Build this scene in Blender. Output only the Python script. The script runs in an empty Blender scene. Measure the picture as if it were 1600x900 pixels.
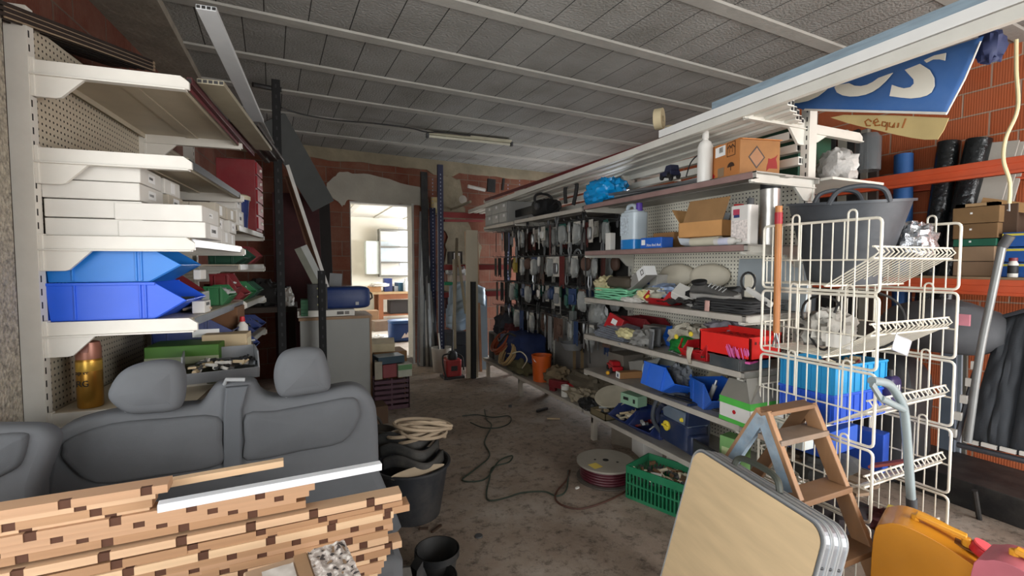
import bpy, math, random
from mathutils import Vector, Matrix, noise
random.seed(7)
PI=math.pi; R=math.radians
SC=bpy.context.scene; COL=SC.collection
# ---------------------------------------------------------------- camera
F=735.0; HC=1.42
TH=math.atan(335/F); PH=math.atan(38/F)
cs,sn=math.cos(TH),math.sin(TH)
_f=Vector((sn*math.cos(PH),cs*math.cos(PH),-math.sin(PH))); _r=Vector((cs,-sn,0)); _u=Vector((sn*math.sin(PH),cs*math.sin(PH),math.cos(PH)))
cam=bpy.data.cameras.new('camera'); cam.sensor_width=36; cam.lens=F/1600*36; cam.clip_start=.02
co=bpy.data.objects.new('camera',cam); COL.objects.link(co); co.location=(0,0,HC); co.rotation_euler=(PI/2-PH,0,-TH)
SC.camera=co
def at(px,py,x=None,y=None,z=None,d=None):
    'the point of the place seen at a pixel, on a plane of the room or at a depth'
    v=_f+_r*((px-800)/F)-_u*((py-450)/F)
    t=d if d is not None else (x/v.x if x is not None else (y/v.y if y is not None else (z-HC)/v.z))
    return Vector((v.x*t,v.y*t,HC+v.z*t))
# ---------------------------------------------------------------- materials
def lin(h):
    h=h.lstrip('#'); o=[]
    for i in (0,2,4):
        c=int(h[i:i+2],16)/255; o.append(c/12.92 if c<=.04045 else ((c+.055)/1.055)**2.4)
    return (*o,1)
_mc={}
def mat(hexc,rough=.55,metal=0.,var=.12,scale=9,bump=.0,dust=.0,trans=0.,alpha=1.,coat=0.,emit=0.,stretch=(1,1,1),bscale=None,dcol='#8d857a'):
    k=(hexc,rough,metal,var,scale,bump,dust,trans,alpha,coat,emit,stretch,bscale,dcol)
    if k in _mc: return _mc[k]
    m=bpy.data.materials.new('mat_'+hexc.strip('#')); m.use_nodes=True
    nt=m.node_tree; N=nt.nodes; L=nt.links; b=N['Principled BSDF']
    b.inputs['Roughness'].default_value=rough; b.inputs['Metallic'].default_value=metal
    b.inputs['Coat Weight'].default_value=coat
    if trans: b.inputs['Transmission Weight'].default_value=trans
    if alpha<1: b.inputs['Alpha'].default_value=alpha
    c=lin(hexc)
    tc=N.new('ShaderNodeTexCoord'); mp=N.new('ShaderNodeMapping'); mp.inputs['Scale'].default_value=stretch
    L.new(tc.outputs['Object'],mp.inputs['Vector'])
    nz=N.new('ShaderNodeTexNoise'); nz.inputs['Scale'].default_value=scale; nz.inputs['Detail'].default_value=5; L.new(mp.outputs['Vector'],nz.inputs['Vector'])
    rp=N.new('ShaderNodeValToRGB'); rp.color_ramp.elements[0].position=.3; rp.color_ramp.elements[1].position=.7
    rp.color_ramp.elements[0].color=(*[v*(1-var) for v in c[:3]],1); rp.color_ramp.elements[1].color=(*[min(1,v*(1+var)) for v in c[:3]],1)
    L.new(nz.outputs['Fac'],rp.inputs['Fac']); out=rp.outputs['Color']
    if dust:
        n2=N.new('ShaderNodeTexNoise'); n2.inputs['Scale'].default_value=scale*.55; n2.inputs['Detail'].default_value=8; n2.inputs['Roughness'].default_value=.7; L.new(tc.outputs['Object'],n2.inputs['Vector'])
        r2=N.new('ShaderNodeMapRange'); r2.inputs[1].default_value=.42; r2.inputs[2].default_value=.72; r2.inputs[4].default_value=dust; L.new(n2.outputs['Fac'],r2.inputs[0])
        mx=N.new('ShaderNodeMix'); mx.data_type='RGBA'; L.new(r2.outputs[0],mx.inputs[0]); L.new(out,mx.inputs[6]); mx.inputs[7].default_value=lin(dcol); out=mx.outputs[2]
    L.new(out,b.inputs['Base Color'])
    if bump:
        n3=N.new('ShaderNodeTexNoise'); n3.inputs['Scale'].default_value=bscale or scale*4; n3.inputs['Detail'].default_value=6; L.new(mp.outputs['Vector'],n3.inputs['Vector'])
        bp=N.new('ShaderNodeBump'); bp.inputs['Strength'].default_value=bump; bp.inputs['Distance'].default_value=.01; L.new(n3.outputs['Fac'],bp.inputs['Height']); L.new(bp.outputs['Normal'],b.inputs['Normal'])
    if emit: b.inputs['Emission Color'].default_value=c; b.inputs['Emission Strength'].default_value=emit
    _mc[k]=m; return m
def nodes(name):
    m=bpy.data.materials.new(name); m.use_nodes=True; nt=m.node_tree
    return m,nt.nodes,nt.links,nt.nodes['Principled BSDF']
# ---------------------------------------------------------------- mesh builder
def RX(a): return Matrix.Rotation(a,4,'X')
def RY(a): return Matrix.Rotation(a,4,'Y')
def RZ(a): return Matrix.Rotation(a,4,'Z')
def TR(x,y=None,z=None): return Matrix.Translation(x if y is None else (x,y,z))
class G:
    def __init__(s,m=None): s.v=[]; s.f=[]; s.m=m or Matrix.Identity(4); s.sm=False
    def add(s,vs,fs,m=None):
        o=len(s.v); M=s.m@m if m is not None else s.m
        s.v+= [M@Vector(p) for p in vs]; s.f+=[tuple(i+o for i in f) for f in fs]; return s
    def box(s,c,d,m=None):
        x,y,z=c; a,b,e=d[0]/2,d[1]/2,d[2]/2
        vs=[(x+i*a,y+j*b,z+k*e) for k in(-1,1) for j in(-1,1) for i in(-1,1)]
        return s.add(vs,[(0,2,3,1),(4,5,7,6),(0,1,5,4),(2,6,7,3),(0,4,6,2),(1,3,7,5)],m)
    def b2(s,lo,hi,m=None): return s.box([(a+b)/2 for a,b in zip(lo,hi)],[abs(b-a) for a,b in zip(lo,hi)],m)
    def bar(s,p,q,w,h,up=(0,0,1)):
        p,q=Vector(p),Vector(q); y=(q-p); L=y.length; y.normalize(); x=y.cross(Vector(up))
        if x.length<1e-4: x=y.cross(Vector((1,0,0)))
        x.normalize(); z=x.cross(y)
        M=Matrix(((x.x,y.x,z.x,(p.x+q.x)/2),(x.y,y.y,z.y,(p.y+q.y)/2),(x.z,y.z,z.z,(p.z+q.z)/2),(0,0,0,1)))
        return s.box((0,0,0),(w,L,h),M)
    def tube(s,pts,r,n=8,closed=False,cap=True):
        pts=[Vector(p) for p in pts]; N=len(pts); vs=[]; fs=[]; pn=None; s.sm=True
        for i,p in enumerate(pts):
            if closed: t=pts[(i+1)%N]-pts[i-1]
            else: t=pts[min(i+1,N-1)]-pts[max(i-1,0)]
            if t.length<1e-9: t=Vector((0,0,1))
            t.normalize()
            if pn is None:
                pn=t.cross(Vector((0,0,1)))
                if pn.length<.05: pn=t.cross(Vector((1,0,0)))
            pn=(pn-t*pn.dot(t))
            if pn.length<1e-6: pn=t.orthogonal()
            pn.normalize(); bn=t.cross(pn); rr=r[i] if isinstance(r,(list,tuple)) else r
            vs+=[p+pn*(math.cos(2*PI*k/n)*rr)+bn*(math.sin(2*PI*k/n)*rr) for k in range(n)]
        for i in range(N if closed else N-1):
            j=(i+1)%N
            fs+=[(i*n+k,i*n+(k+1)%n,j*n+(k+1)%n,j*n+k) for k in range(n)]
        if not closed and cap: fs+=[tuple(range(n-1,-1,-1)),tuple((N-1)*n+k for k in range(n))]
        return s.add(vs,fs)
    def lathe(s,prof,n=24,c=(0,0,0),m=None,sx=1,sy=1,close=False):
        s.sm=True; vs=[]; fs=[]; P=len(prof)
        for r,z in prof: vs+=[(c[0]+math.cos(2*PI*k/n)*r*sx,c[1]+math.sin(2*PI*k/n)*r*sy,c[2]+z) for k in range(n)]
        for i in range(P-1 if not close else P):
            j=(i+1)%P; fs+=[(i*n+k,i*n+(k+1)%n,j*n+(k+1)%n,j*n+k) for k in range(n)]
        if not close: fs+=[tuple(range(n-1,-1,-1)),tuple((P-1)*n+k for k in range(n))]
        return s.add(vs,fs,m)
    def prism(s,poly,t,m=None,ax='y',o=0.):
        'polygon in the plane across ax, thickness t from o'
        n=len(poly); A={'y':lambda a,b,h:(a,h,b),'x':lambda a,b,h:(h,a,b),'z':lambda a,b,h:(a,b,h)}[ax]
        vs=[A(a,b,o) for a,b in poly]+[A(a,b,o+t) for a,b in poly]
        return s.add(vs,[tuple(range(n-1,-1,-1)),tuple(range(n,2*n))]+[(i,(i+1)%n,n+(i+1)%n,n+i) for i in range(n)],m)
    def sheet(s,fn,nu,nv,m=None):
        s.sm=True
        vs=[fn(i/nu,j/nv) for j in range(nv+1) for i in range(nu+1)]
        return s.add(vs,[(j*(nu+1)+i,j*(nu+1)+i+1,(j+1)*(nu+1)+i+1,(j+1)*(nu+1)+i) for j in range(nv) for i in range(nu)],m)
    def ell(s,c,h,e=1.,amp=0.,fr=6.,seed=0,n=20,m=None,flat=None):
        'superellipsoid: e 1 round, .3 boxy; amp crumples it'
        s.sm=True; vs=[]; fs=[]; P=n//2
        def sp(a,p): return math.copysign(abs(a)**p,a)
        for j in range(P+1):
            la=-PI/2+PI*j/P
            for i in range(n):
                lo=2*PI*i/n
                q=Vector((sp(math.cos(la),e)*sp(math.cos(lo),e),sp(math.cos(la),e)*sp(math.sin(lo),e),sp(math.sin(la),e)))
                k=1+amp*(noise.noise(q*fr*.5+Vector((seed*3.7,seed,0)))+.5*noise.noise(q*fr+Vector((seed,0,seed)))) if amp else 1
                z=q.z*h[2]*k
                if flat is not None: z=max(z,flat)
                vs.append((c[0]+q.x*h[0]*k,c[1]+q.y*h[1]*k,c[2]+z))
        for j in range(P): fs+=[(j*n+i,j*n+(i+1)%n,(j+1)*n+(i+1)%n,(j+1)*n+i) for i in range(n)]
        return s.add(vs,fs,m)
    def rbox(s,c,d,r,m=None,k=3):
        'box with rounded vertical edges'
        a,b=d[0]/2,d[1]/2; pl=[]
        for (sx,sy,a0) in ((1,1,0),(-1,1,90),(-1,-1,180),(1,-1,270)):
            for i in range(k+1):
                t=R(a0+90*i/k); pl.append((c[0]+sx*(a-r)+r*math.cos(t),c[1]+sy*(b-r)+r*math.sin(t)))
        return s.prism(pl,d[2],m,'z',c[2]-d[2]/2)
def mesh(g,name,smooth=None,ang=40):
    me=bpy.data.meshes.new(name); me.from_pydata(g.v,[],g.f); me.validate(); me.update()
    if g.sm if smooth is None else smooth:
        me.shade_smooth(); me.set_sharp_from_angle(angle=R(ang))
    return me
def obj(name,g,m,parent=None,loc=None,rot=None,bev=0,sub=0,solid=0,smooth=None,label=None,ex=None):
    if ex:
        q=G(); q.v=list(g.v); q.f=list(g.f); q.sm=g.sm; mi=[0]*len(g.f)
        for k,(h,hm) in enumerate(ex): n=len(q.v); q.v+=h.v; q.f+=[tuple(i+n for i in f) for f in h.f]; mi+=[k+1]*len(h.f); q.sm=q.sm or h.sm
        g=q
    me=mesh(g,name,smooth)
    if m: me.materials.append(m)
    if ex:
        for h,hm in ex: me.materials.append(hm)
        if len(me.polygons)==len(mi): me.polygons.foreach_set('material_index',mi)
    o=bpy.data.objects.new(name,me); COL.objects.link(o)
    if parent: o.parent=parent
    if loc is not None: o.location=loc
    if rot is not None: o.rotation_euler=rot
    if solid: md=o.modifiers.new('s','SOLIDIFY'); md.thickness=solid; md.offset=0
    if bev: md=o.modifiers.new('b','BEVEL'); md.width=bev; md.segments=2; md.limit_method='ANGLE'; md.angle_limit=R(50)
    if sub: md=o.modifiers.new('u','SUBSURF'); md.levels=sub; md.render_levels=sub
    if label: o['label']=label
    return o
def tag(o,label,cat,group=None):
    o['label']=label; o['category']=cat
    if group: o['group']=group
    return o
def T(name,label,cat,loc=(0,0,0),rz=0,group=None,rot=None):
    o=bpy.data.objects.new(name,None); COL.objects.link(o); o.empty_display_size=.1
    o.location=loc; o.rotation_euler=rot if rot else (0,0,rz)
    return tag(o,label,cat,group)
def one(name,g,m,label,cat,loc=(0,0,0),rot=(0,0,0),group=None,**k):
    return tag(obj(name,g,m,None,loc,rot,**k),label,cat,group)
def S(name,g,m,**k):
    o=obj(name,g,m,**k); o['kind']='structure'; return o
def dup(t,loc=None,rot=None,label=None,group=None):
    r=t.copy(); COL.objects.link(r)
    if loc is not None: r.location=loc
    if rot is not None: r.rotation_euler=rot
    if label: r['label']=label
    if group: r['group']=group
    for c in t.children:
        d=c.copy(); COL.objects.link(d); d.parent=r
        for e in c.children: q=e.copy(); COL.objects.link(q); q.parent=d
    return r
def text(name,s,size,m,parent,loc,rot,label=None,shear=0,ext=.0006):
    cu=bpy.data.curves.new(name,'FONT'); cu.body=s; cu.size=size; cu.align_x='CENTER'; cu.align_y='CENTER'; cu.extrude=ext; cu.shear=shear
    to=bpy.data.objects.new('tmp',cu); COL.objects.link(to); dg=bpy.context.evaluated_depsgraph_get()
    me=bpy.data.meshes.new_from_object(to.evaluated_get(dg)); bpy.data.objects.remove(to)
    me.materials.clear(); me.materials.append(m)
    o=bpy.data.objects.new(name,me); COL.objects.link(o); o.parent=parent; o.location=loc; o.rotation_euler=rot
    return o
def tubeobj(name,pts,r,m,label,cat,n=8,group=None,closed=False):
    return one(name,G().tube(pts,r,n,closed),m,label,cat,group=group)
def smooth_path(pts,k=6):
    'Catmull-Rom through points'
    P=[Vector(p) for p in pts]; out=[]
    for i in range(len(P)-1):
        a,b,c,d=P[max(i-1,0)],P[i],P[i+1],P[min(i+2,len(P)-1)]
        for j in range(k):
            t=j/k; out.append(.5*((2*b)+(c-a)*t+(2*a-5*b+4*c-d)*t*t+(3*b-a-3*c+d)*t**3))
    return out+[P[-1]]
# palette
WHITE=mat('#d2cec5',.45,0,.05,6,dust=.18); CREAM=mat('#cfcab9',.5,0,.06,6,dust=.25); PAPER=mat('#d2cfc8',.8,0,.05,10); LABELM=mat('#e8e8e6',.7,0,.02)
BLK=mat('#17181a',.6,0,.15,8,dust=.15); DBLK=mat('#0d0d0e',.7); INK=mat('#20211f',.7)
STEEL=mat('#9c9fa1',.35,.8,.1,12); DSTEEL=mat('#55585a',.4,.7,.15,12); ALU=mat('#c3c6c8',.35,.7,.06,14)
CARD=mat('#9a7046',.85,0,.1,7,bump=.1); CARDD=mat('#7a5a3a',.85,0,.12,7); BLUE=mat('#1a5fc0',.45,0,.08,6,dust=.12); BLUE2=mat('#0f4f9a',.45,0,.1,6,dust=.1); NAVY=mat('#152c66',.5,0,.12,7,dust=.2)
RED=mat('#b4131d',.5,0,.12,7,dust=.12); DRED=mat('#6f1019',.55,0,.15,7,dust=.12); GREEN=mat('#1d6b3c',.55,0,.12,7,dust=.15); DGREEN=mat('#123f2c',.55,0,.12,7)
YEL=mat('#e0c83a',.6); GREY=mat('#77797a',.6,0,.1,8,dust=.2); DGREY=mat('#3d3f42',.6,0,.12,8,dust=.2); LGREY=mat('#a9aaa8',.6,0,.08,8,dust=.2); TAN=mat('#b9a584',.7,0,.1,8); ORANGE=mat('#cf5a14',.5,0,.08,7,dust=.1); BEIGE=mat('#c9bfa6',.65,0,.08,8)
CLEAR=mat('#cfd4d4',.25,0,.05,10,alpha=.45); PLBAG=mat('#c9cccc',.3,0,.08,14,alpha=.55,bump=.5)
# ================================================================ the room shell
def brick_mat(name,axis,c1,c2,mort,bw=.36,bh=.19,dirt=.3):
    m,N,L,b=nodes(name); tc=N.new('ShaderNodeTexCoord'); sx=N.new('ShaderNodeSeparateXYZ'); L.new(tc.outputs['Object'],sx.inputs[0])
    cb=N.new('ShaderNodeCombineXYZ'); L.new(sx.outputs[axis],cb.inputs[0]); L.new(sx.outputs['Z'],cb.inputs[1])
    br=N.new('ShaderNodeTexBrick'); L.new(cb.outputs[0],br.inputs['Vector']); br.inputs['Scale'].default_value=1; br.inputs['Brick Width'].default_value=bw; br.inputs['Row Height'].default_value=bh
    br.inputs['Mortar Size'].default_value=.006; br.inputs['Mortar Smooth'].default_value=.3; br.inputs['Bias'].default_value=0
    br.inputs['Color1'].default_value=lin(c1); br.inputs['Color2'].default_value=lin(c2); br.inputs['Mortar'].default_value=lin(mort)
    nz=N.new('ShaderNodeTexNoise'); nz.inputs['Scale'].default_value=3.2; nz.inputs['Detail'].default_value=9; nz.inputs['Roughness'].default_value=.7; L.new(tc.outputs['Object'],nz.inputs['Vector'])
    mr=N.new('ShaderNodeMapRange'); mr.inputs[1].default_value=.4; mr.inputs[2].default_value=.75; mr.inputs[4].default_value=dirt; L.new(nz.outputs['Fac'],mr.inputs[0])
    mx=N.new('ShaderNodeMix'); mx.data_type='RGBA'; L.new(mr.outputs[0],mx.inputs[0]); L.new(br.outputs['Color'],mx.inputs[6]); mx.inputs[7].default_value=lin('#8b7765')
    L.new(mx.outputs[2],b.inputs['Base Color']); b.inputs['Roughness'].default_value=.9
    wv=N.new('ShaderNodeTexWave'); wv.inputs['Scale'].default_value=22; wv.inputs['Distortion'].default_value=.6; L.new(cb.outputs[0],wv.inputs['Vector'])
    ad=N.new('ShaderNodeMath'); ad.operation='MULTIPLY_ADD'; L.new(wv.outputs['Fac'],ad.inputs[0]); ad.inputs[1].default_value=.14; 
    iv=N.new('ShaderNodeMath'); iv.operation='SUBTRACT'; iv.inputs[0].default_value=1; L.new(br.outputs['Fac'],iv.inputs[1]); L.new(iv.outputs[0],ad.inputs[2])
    bp=N.new('ShaderNodeBump'); bp.inputs['Strength'].default_value=.5; bp.inputs['Distance'].default_value=.012; L.new(ad.outputs[0],bp.inputs['Height']); L.new(bp.outputs['Normal'],b.inputs['Normal'])
    return m
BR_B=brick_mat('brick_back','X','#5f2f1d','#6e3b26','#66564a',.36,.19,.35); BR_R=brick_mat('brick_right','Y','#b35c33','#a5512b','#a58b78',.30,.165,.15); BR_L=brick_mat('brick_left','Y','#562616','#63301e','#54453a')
# floor
m,N,L,b=nodes('concrete_floor'); tc=N.new('ShaderNodeTexCoord')
def nzn(sc,det=8,ro=.65):
    n=N.new('ShaderNodeTexNoise'); n.inputs['Scale'].default_value=sc; n.inputs['Detail'].default_value=det; n.inputs['Roughness'].default_value=ro; L.new(tc.outputs['Object'],n.inputs['Vector']); return n
def ramp(src,stops):
    r=N.new('ShaderNodeValToRGB'); e=r.color_ramp.elements
    while len(e)<len(stops): e.new(.5)
    for i,(p,c) in enumerate(stops): e[i].position=p; e[i].color=lin(c)
    L.new(src,r.inputs['Fac']); return r
a=ramp(nzn(1.3).outputs['Fac'],[(.3,'#6f6052'),(.5,'#8f8072'),(.7,'#aaa095')]); c=ramp(nzn(14,10,.8).outputs['Fac'],[(.36,'#4a3e35'),(.5,'#ffffff'),(.72,'#f6f0ea')])
mx=N.new('ShaderNodeMix'); mx.data_type='RGBA'; mx.blend_type='MULTIPLY'; mx.inputs[0].default_value=.75; L.new(a.outputs['Color'],mx.inputs[6]); L.new(c.outputs['Color'],mx.inputs[7])
L.new(mx.outputs[2],b.inputs['Base Color']); b.inputs['Roughness'].default_value=.8
bp=N.new('ShaderNodeBump'); bp.inputs['Strength'].default_value=.45; bp.inputs['Distance'].default_value=.012; L.new(nzn(22,9,.75).outputs['Fac'],bp.inputs['Height']); L.new(bp.outputs['Normal'],b.inputs['Normal'])
FLOORM=m
S('floor',G().b2((-4,-5,-.12),(4.8,6.62,0)),FLOORM)
S('floor_back_room',G().prism([(-1,6.57),(5.2,7.1),(5.2,13),(-1,13)],.19,None,'z',-.1).prism([(.66,6.565),(1.47,6.635),(1.47,6.8),(.66,6.8)],.19,None,'z',-.1),mat('#a9a29a',.7,0,.12,5,bump=.2))
# ceiling: blocks between concrete joists
m,N,L,b=nodes('ceiling_blocks'); tc=N.new('ShaderNodeTexCoord')
br=N.new('ShaderNodeTexBrick'); L.new(tc.outputs['Object'],br.inputs['Vector']); br.inputs['Scale'].default_value=1; br.inputs['Brick Width'].default_value=.24; br.inputs['Row Height'].default_value=.655; br.inputs['Mortar Size'].default_value=.0035; br.inputs['Mortar Smooth'].default_value=.1
for k,v in (('Color1','#8a8985'),('Color2','#93928d'),('Mortar','#2a2926')): br.inputs[k].default_value=lin(v)
nn=N.new('ShaderNodeTexNoise'); nn.inputs['Scale'].default_value=2.3; nn.inputs['Detail'].default_value=8; L.new(tc.outputs['Object'],nn.inputs['Vector'])
r=N.new('ShaderNodeValToRGB'); r.color_ramp.elements[0].position=.3; r.color_ramp.elements[0].color=(.72,.71,.68,1); r.color_ramp.elements[1].position=.65; L.new(nn.outputs['Fac'],r.inputs['Fac'])
mx=N.new('ShaderNodeMix'); mx.data_type='RGBA'; mx.blend_type='MULTIPLY'; mx.inputs[0].default_value=1; L.new(br.outputs['Color'],mx.inputs[6]); L.new(r.outputs['Color'],mx.inputs[7]); L.new(mx.outputs[2],b.inputs['Base Color']); b.inputs['Roughness'].default_value=.95
n3=N.new('ShaderNodeTexNoise'); n3.inputs['Scale'].default_value=60; n3.inputs['Detail'].default_value=5; L.new(tc.outputs['Object'],n3.inputs['Vector'])
bp=N.new('ShaderNodeBump'); bp.inputs['Strength'].default_value=.9; bp.inputs['Distance'].default_value=.012; L.new(n3.outputs['Fac'],bp.inputs['Height']); L.new(bp.outputs['Normal'],b.inputs['Normal'])
CA=math.atan(.045)
S('ceiling',G().b2((-1.3,-2.05-2.25,0),(5.2,4.9,.15)),m,loc=(0,2.6,2.9),rot=(0,0,CA))
JOI=mat('#98968f',.95,0,.1,5,bump=.35,bscale=40)
for k in range(-6,7):
    if 2.6+.655*k>6.4: break
    S('trim_%d'%(k+7),G().prism([(-.052,0),(.052,0),(.045,-.012),(-.045,-.012)],6.3,RZ(-PI/2)@RX(0) ,'y',-1.2),JOI,loc=(0,2.6+.655*k,2.9),rot=(0,0,CA))
# walls
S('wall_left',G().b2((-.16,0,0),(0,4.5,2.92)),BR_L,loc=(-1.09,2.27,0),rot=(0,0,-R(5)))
CONC=mat('#8b8375',.95,0,.2,5,bump=.5,bscale=30,dust=.3,dcol='#5f5a50')
S('trim_20',G().b2((-1.06,2.0,2.845),(-.66,6.5,2.905)),CONC)
S('wall_left_pillar',G().b2((-1.7,2.06,0),(-.915,2.26,2.9)),mat('#8f887b',.95,0,.55,75,bump=1.,bscale=70,dust=.55,dcol='#c2b79f'))
# back wall in its own frame
def bw(name,g,m): return S(name,g,m,loc=(0,6.5,0),rot=(0,0,math.atan(.085)))
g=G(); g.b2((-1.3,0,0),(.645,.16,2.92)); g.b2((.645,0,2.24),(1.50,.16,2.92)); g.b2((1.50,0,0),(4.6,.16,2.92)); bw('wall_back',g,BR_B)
random.seed(3)
def jag(pts,amp=.012,n=5):
    o=[]
    for i in range(len(pts)):
        a,b_=pts[i],pts[(i+1)%len(pts)]
        for j in range(n): t=j/n; o.append((a[0]+(b_[0]-a[0])*t+random.uniform(-amp,amp),a[1]+(b_[1]-a[1])*t+random.uniform(-amp,amp)))
    return o
CEM=mat('#a19c90',.95,0,.12,3,bump=.3,bscale=35,dust=.25,dcol='#857d70')
bw('trim_21',G().prism(jag([(.32,2.32),(.42,2.52),(.55,2.62),(.9,2.6),(1.58,2.5),(1.70,2.47),(1.72,2.2),(1.5,2.245),(.62,2.245),(.55,2.17),(.5,2.22)],.014,5),-.014,None,'y',0),CEM)
bw('trim_22',G().prism([(4.5,2.9),(-1.2,2.9),(-1.2,2.77)]+[(x_*.1,2.75+.03*noise.noise(Vector((x_*.31,1,0)))+.012*noise.noise(Vector((x_*1.3,2,0)))+(-.06 if 17<x_<22 else 0)) for x_ in range(-11,45)],-.016,None,'y',0),mat('#857b66',.95,0,.2,4,bump=.5,dust=.35,dcol='#5d5546'))
bw('trim_23',G().prism(jag([(1.95,2.72),(2.2,2.66),(2.3,2.1),(2.55,1.7),(2.5,1.2),(1.95,1.3),(2.0,1.8),(1.85,2.2)],.03,5),-.01,None,'y',0),mat('#7d735f',.95,0,.25,5,bump=.5,dust=.35,dcol='#a2977f'))
g=G(); g.b2((1.47,-.03,0),(1.50,.19,2.26)); g.b2((.645,-.004,2.225),(1.5,.17,2.245)); g.b2((.64,.0,0),(.655,.165,2.24)); bw('door_1',g,mat('#a8a69e',.7,0,.12,6,dust=.2))
# right wall with a side opening near the back corner
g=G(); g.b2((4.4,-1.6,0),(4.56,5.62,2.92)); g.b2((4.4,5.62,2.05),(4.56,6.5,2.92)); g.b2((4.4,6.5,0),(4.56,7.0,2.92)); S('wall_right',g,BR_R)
g=G(); g.b2((-1.1,-1.75,2.45),(4.5,-1.6,2.92)); g.b2((-1.1,-1.75,0),(1.7,-1.6,2.45)); g.b2((-1.7,-1.75,2.55),(-1.1,-1.6,2.92)); g.b2((-1.7,-1.6,2.5),(-1.5,2.0,2.92)); S('wall_front',g,CONC)  # stretch left of the opening added to keep light off the left ceiling
# back room
WW=mat('#d8d4c8',.85,0,.04,3)
g=G(); g.b2((-.2,6.75,0),(0,12.7,2.75)); S('wall_back_room_left',g,WW)
g=G(); g.b2((5.0,6.9,0),(5.15,8,2.75)); g.b2((5.0,8,0),(5.15,11.8,.9)); g.b2((5.0,8,2.1),(5.15,11.8,2.75)); g.b2((5,11.8,0),(5.15,12.7,2.75)); S('wall_back_room_right',g,WW)
g=G(); g.b2((-.2,12.5,0),(2.42,12.65,2.75)); g.b2((2.42,12.5,0),(3.9,12.65,1.2)); g.b2((2.42,12.5,2.36),(3.9,12.65,2.75)); g.b2((3.9,12.5,0),(5.1,12.65,2.75)); S('wall_back_room_far',g,WW)
g=G().prism([(-.2,6.64),(5.1,7.09),(5.1,12.6),(-.2,12.6)],.15,None,'z',2.6); S('ceiling_back_room',g,mat('#c9c6bd',.9,0,.06,4,bump=.3))
for k in range(6): S('trim_%d'%(30+k),G().b2((.3+k*.75,6.75,2.585),(.42+k*.75,12.5,2.6)),mat('#b9b6ad',.9,0,.06,4))
g=G()
for x0,x1,z0,z1 in ((2.42,3.9,1.2,1.25),(2.42,3.9,2.31,2.36),(2.42,2.47,1.25,2.31),(3.85,3.9,1.25,2.31),(3.12,3.17,1.25,2.31)): g.b2((x0,12.52,z0),(x1,12.58,z1))
S('window_1',g,ALU)
# lights ---------------------------------------------------------------
w=bpy.data.worlds.new('world'); SC.world=w; w.use_nodes=True; w.node_tree.nodes['Background'].inputs[0].default_value=(.86,.93,1,1); w.node_tree.nodes['Background'].inputs[1].default_value=2.2
def area(name,loc,tgt,sx,sy,p,col=(1,1,1)):
    l=bpy.data.lights.new(name,'AREA'); l.shape='RECTANGLE'; l.size=sx; l.size_y=sy; l.energy=p; l.color=col
    o=bpy.data.objects.new(name,l); COL.objects.link(o); o.location=loc; o.rotation_euler=(Vector(tgt)-Vector(loc)).to_track_quat('-Z','Y').to_euler(); return o
S('sun_blocker',G().b2((-4.5,-5,2.95),(-1.4,3,3.1)),CONC)  # roof slab added out of view to block sun bounce on the left ceiling
area('daylight_garage_door',(3.05,-1.85,1.3),(2.1,3.2,1.2),2.6,2.3,135,(1,.985,.96))
area('daylight_left_opening',(-1.75,.25,1.35),(1.5,1.0,1.1),3.0,2.2,50,(1,.985,.96))
sl=bpy.data.lights.new('sun','SUN'); sl.energy=7; sl.angle=R(1); sl.color=(1,.95,.88); so=bpy.data.objects.new('sun',sl); COL.objects.link(so); so.rotation_euler=Vector((.15,.42,-1)).to_track_quat('-Z','Y').to_euler()
area('daylight_side_door',(4.75,6.05,1.3),(2,6.0,.3),.8,1.6,60,(.93,.97,1))
area('daylight_back_room_window',(5.1,9.9,1.6),(1.5,9.6,1.0),3.4,1.2,330,(1,1,1))
area('daylight_far_window',(3.2,12.75,1.8),(2.6,8,1),1.4,1.1,110,(1,1,1))
SC.view_settings.view_transform='Standard'; SC.view_settings.look='None'; SC.view_settings.exposure=0.47; SC.view_settings.gamma=1; SC.view_settings.use_curve_mapping=False
# ================================================================ left gondola shelving
LZ=[2.175,1.855,1.527,1.196,.843]; LA=-R(5)
def LW(x,y,z):
    'a point of the left shelving frame in the room'
    return Vector((-.88+x*math.cos(LA)-y*math.sin(LA),2.36+x*math.sin(LA)+y*math.cos(LA),z))
def peg_mat(name,base,a1,a2,step=.025):
    m,N,L,b=nodes(name); tc=N.new('ShaderNodeTexCoord'); sx=N.new('ShaderNodeSeparateXYZ'); L.new(tc.outputs['Object'],sx.inputs[0])
    def frac(o):
        q=N.new('ShaderNodeMath'); q.operation='DIVIDE'; L.new(o,q.inputs[0]); q.inputs[1].default_value=step
        f=N.new('ShaderNodeMath'); f.operation='FRACT'; L.new(q.outputs[0],f.inputs[0]); s=N.new('ShaderNodeMath'); s.operation='SUBTRACT'; L.new(f.outputs[0],s.inputs[0]); s.inputs[1].default_value=.5
        p=N.new('ShaderNodeMath'); p.operation='POWER'; L.new(s.outputs[0],p.inputs[0]); p.inputs[1].default_value=2; return p.outputs[0]
    s=N.new('ShaderNodeMath'); L.new(frac(sx.outputs[a1]),s.inputs[0]); L.new(frac(sx.outputs[a2]),s.inputs[1])
    c=N.new('ShaderNodeMath'); c.operation='LESS_THAN'; L.new(s.outputs[0],c.inputs[0]); c.inputs[1].default_value=.035
    mx=N.new('ShaderNodeMix'); mx.data_type='RGBA'; L.new(c.outputs[0],mx.inputs[0]); mx.inputs[6].default_value=lin(base); mx.inputs[7].default_value=lin('#2c2a27'); L.new(mx.outputs[2],b.inputs['Base Color']); b.inputs['Roughness'].default_value=.5; return m
PEGL=peg_mat('peg_panel_left','#b9ae9a','Y','Z',.026); PEGR=peg_mat('peg_panel_right','#e8e3d2','Y','Z',.025)
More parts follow.
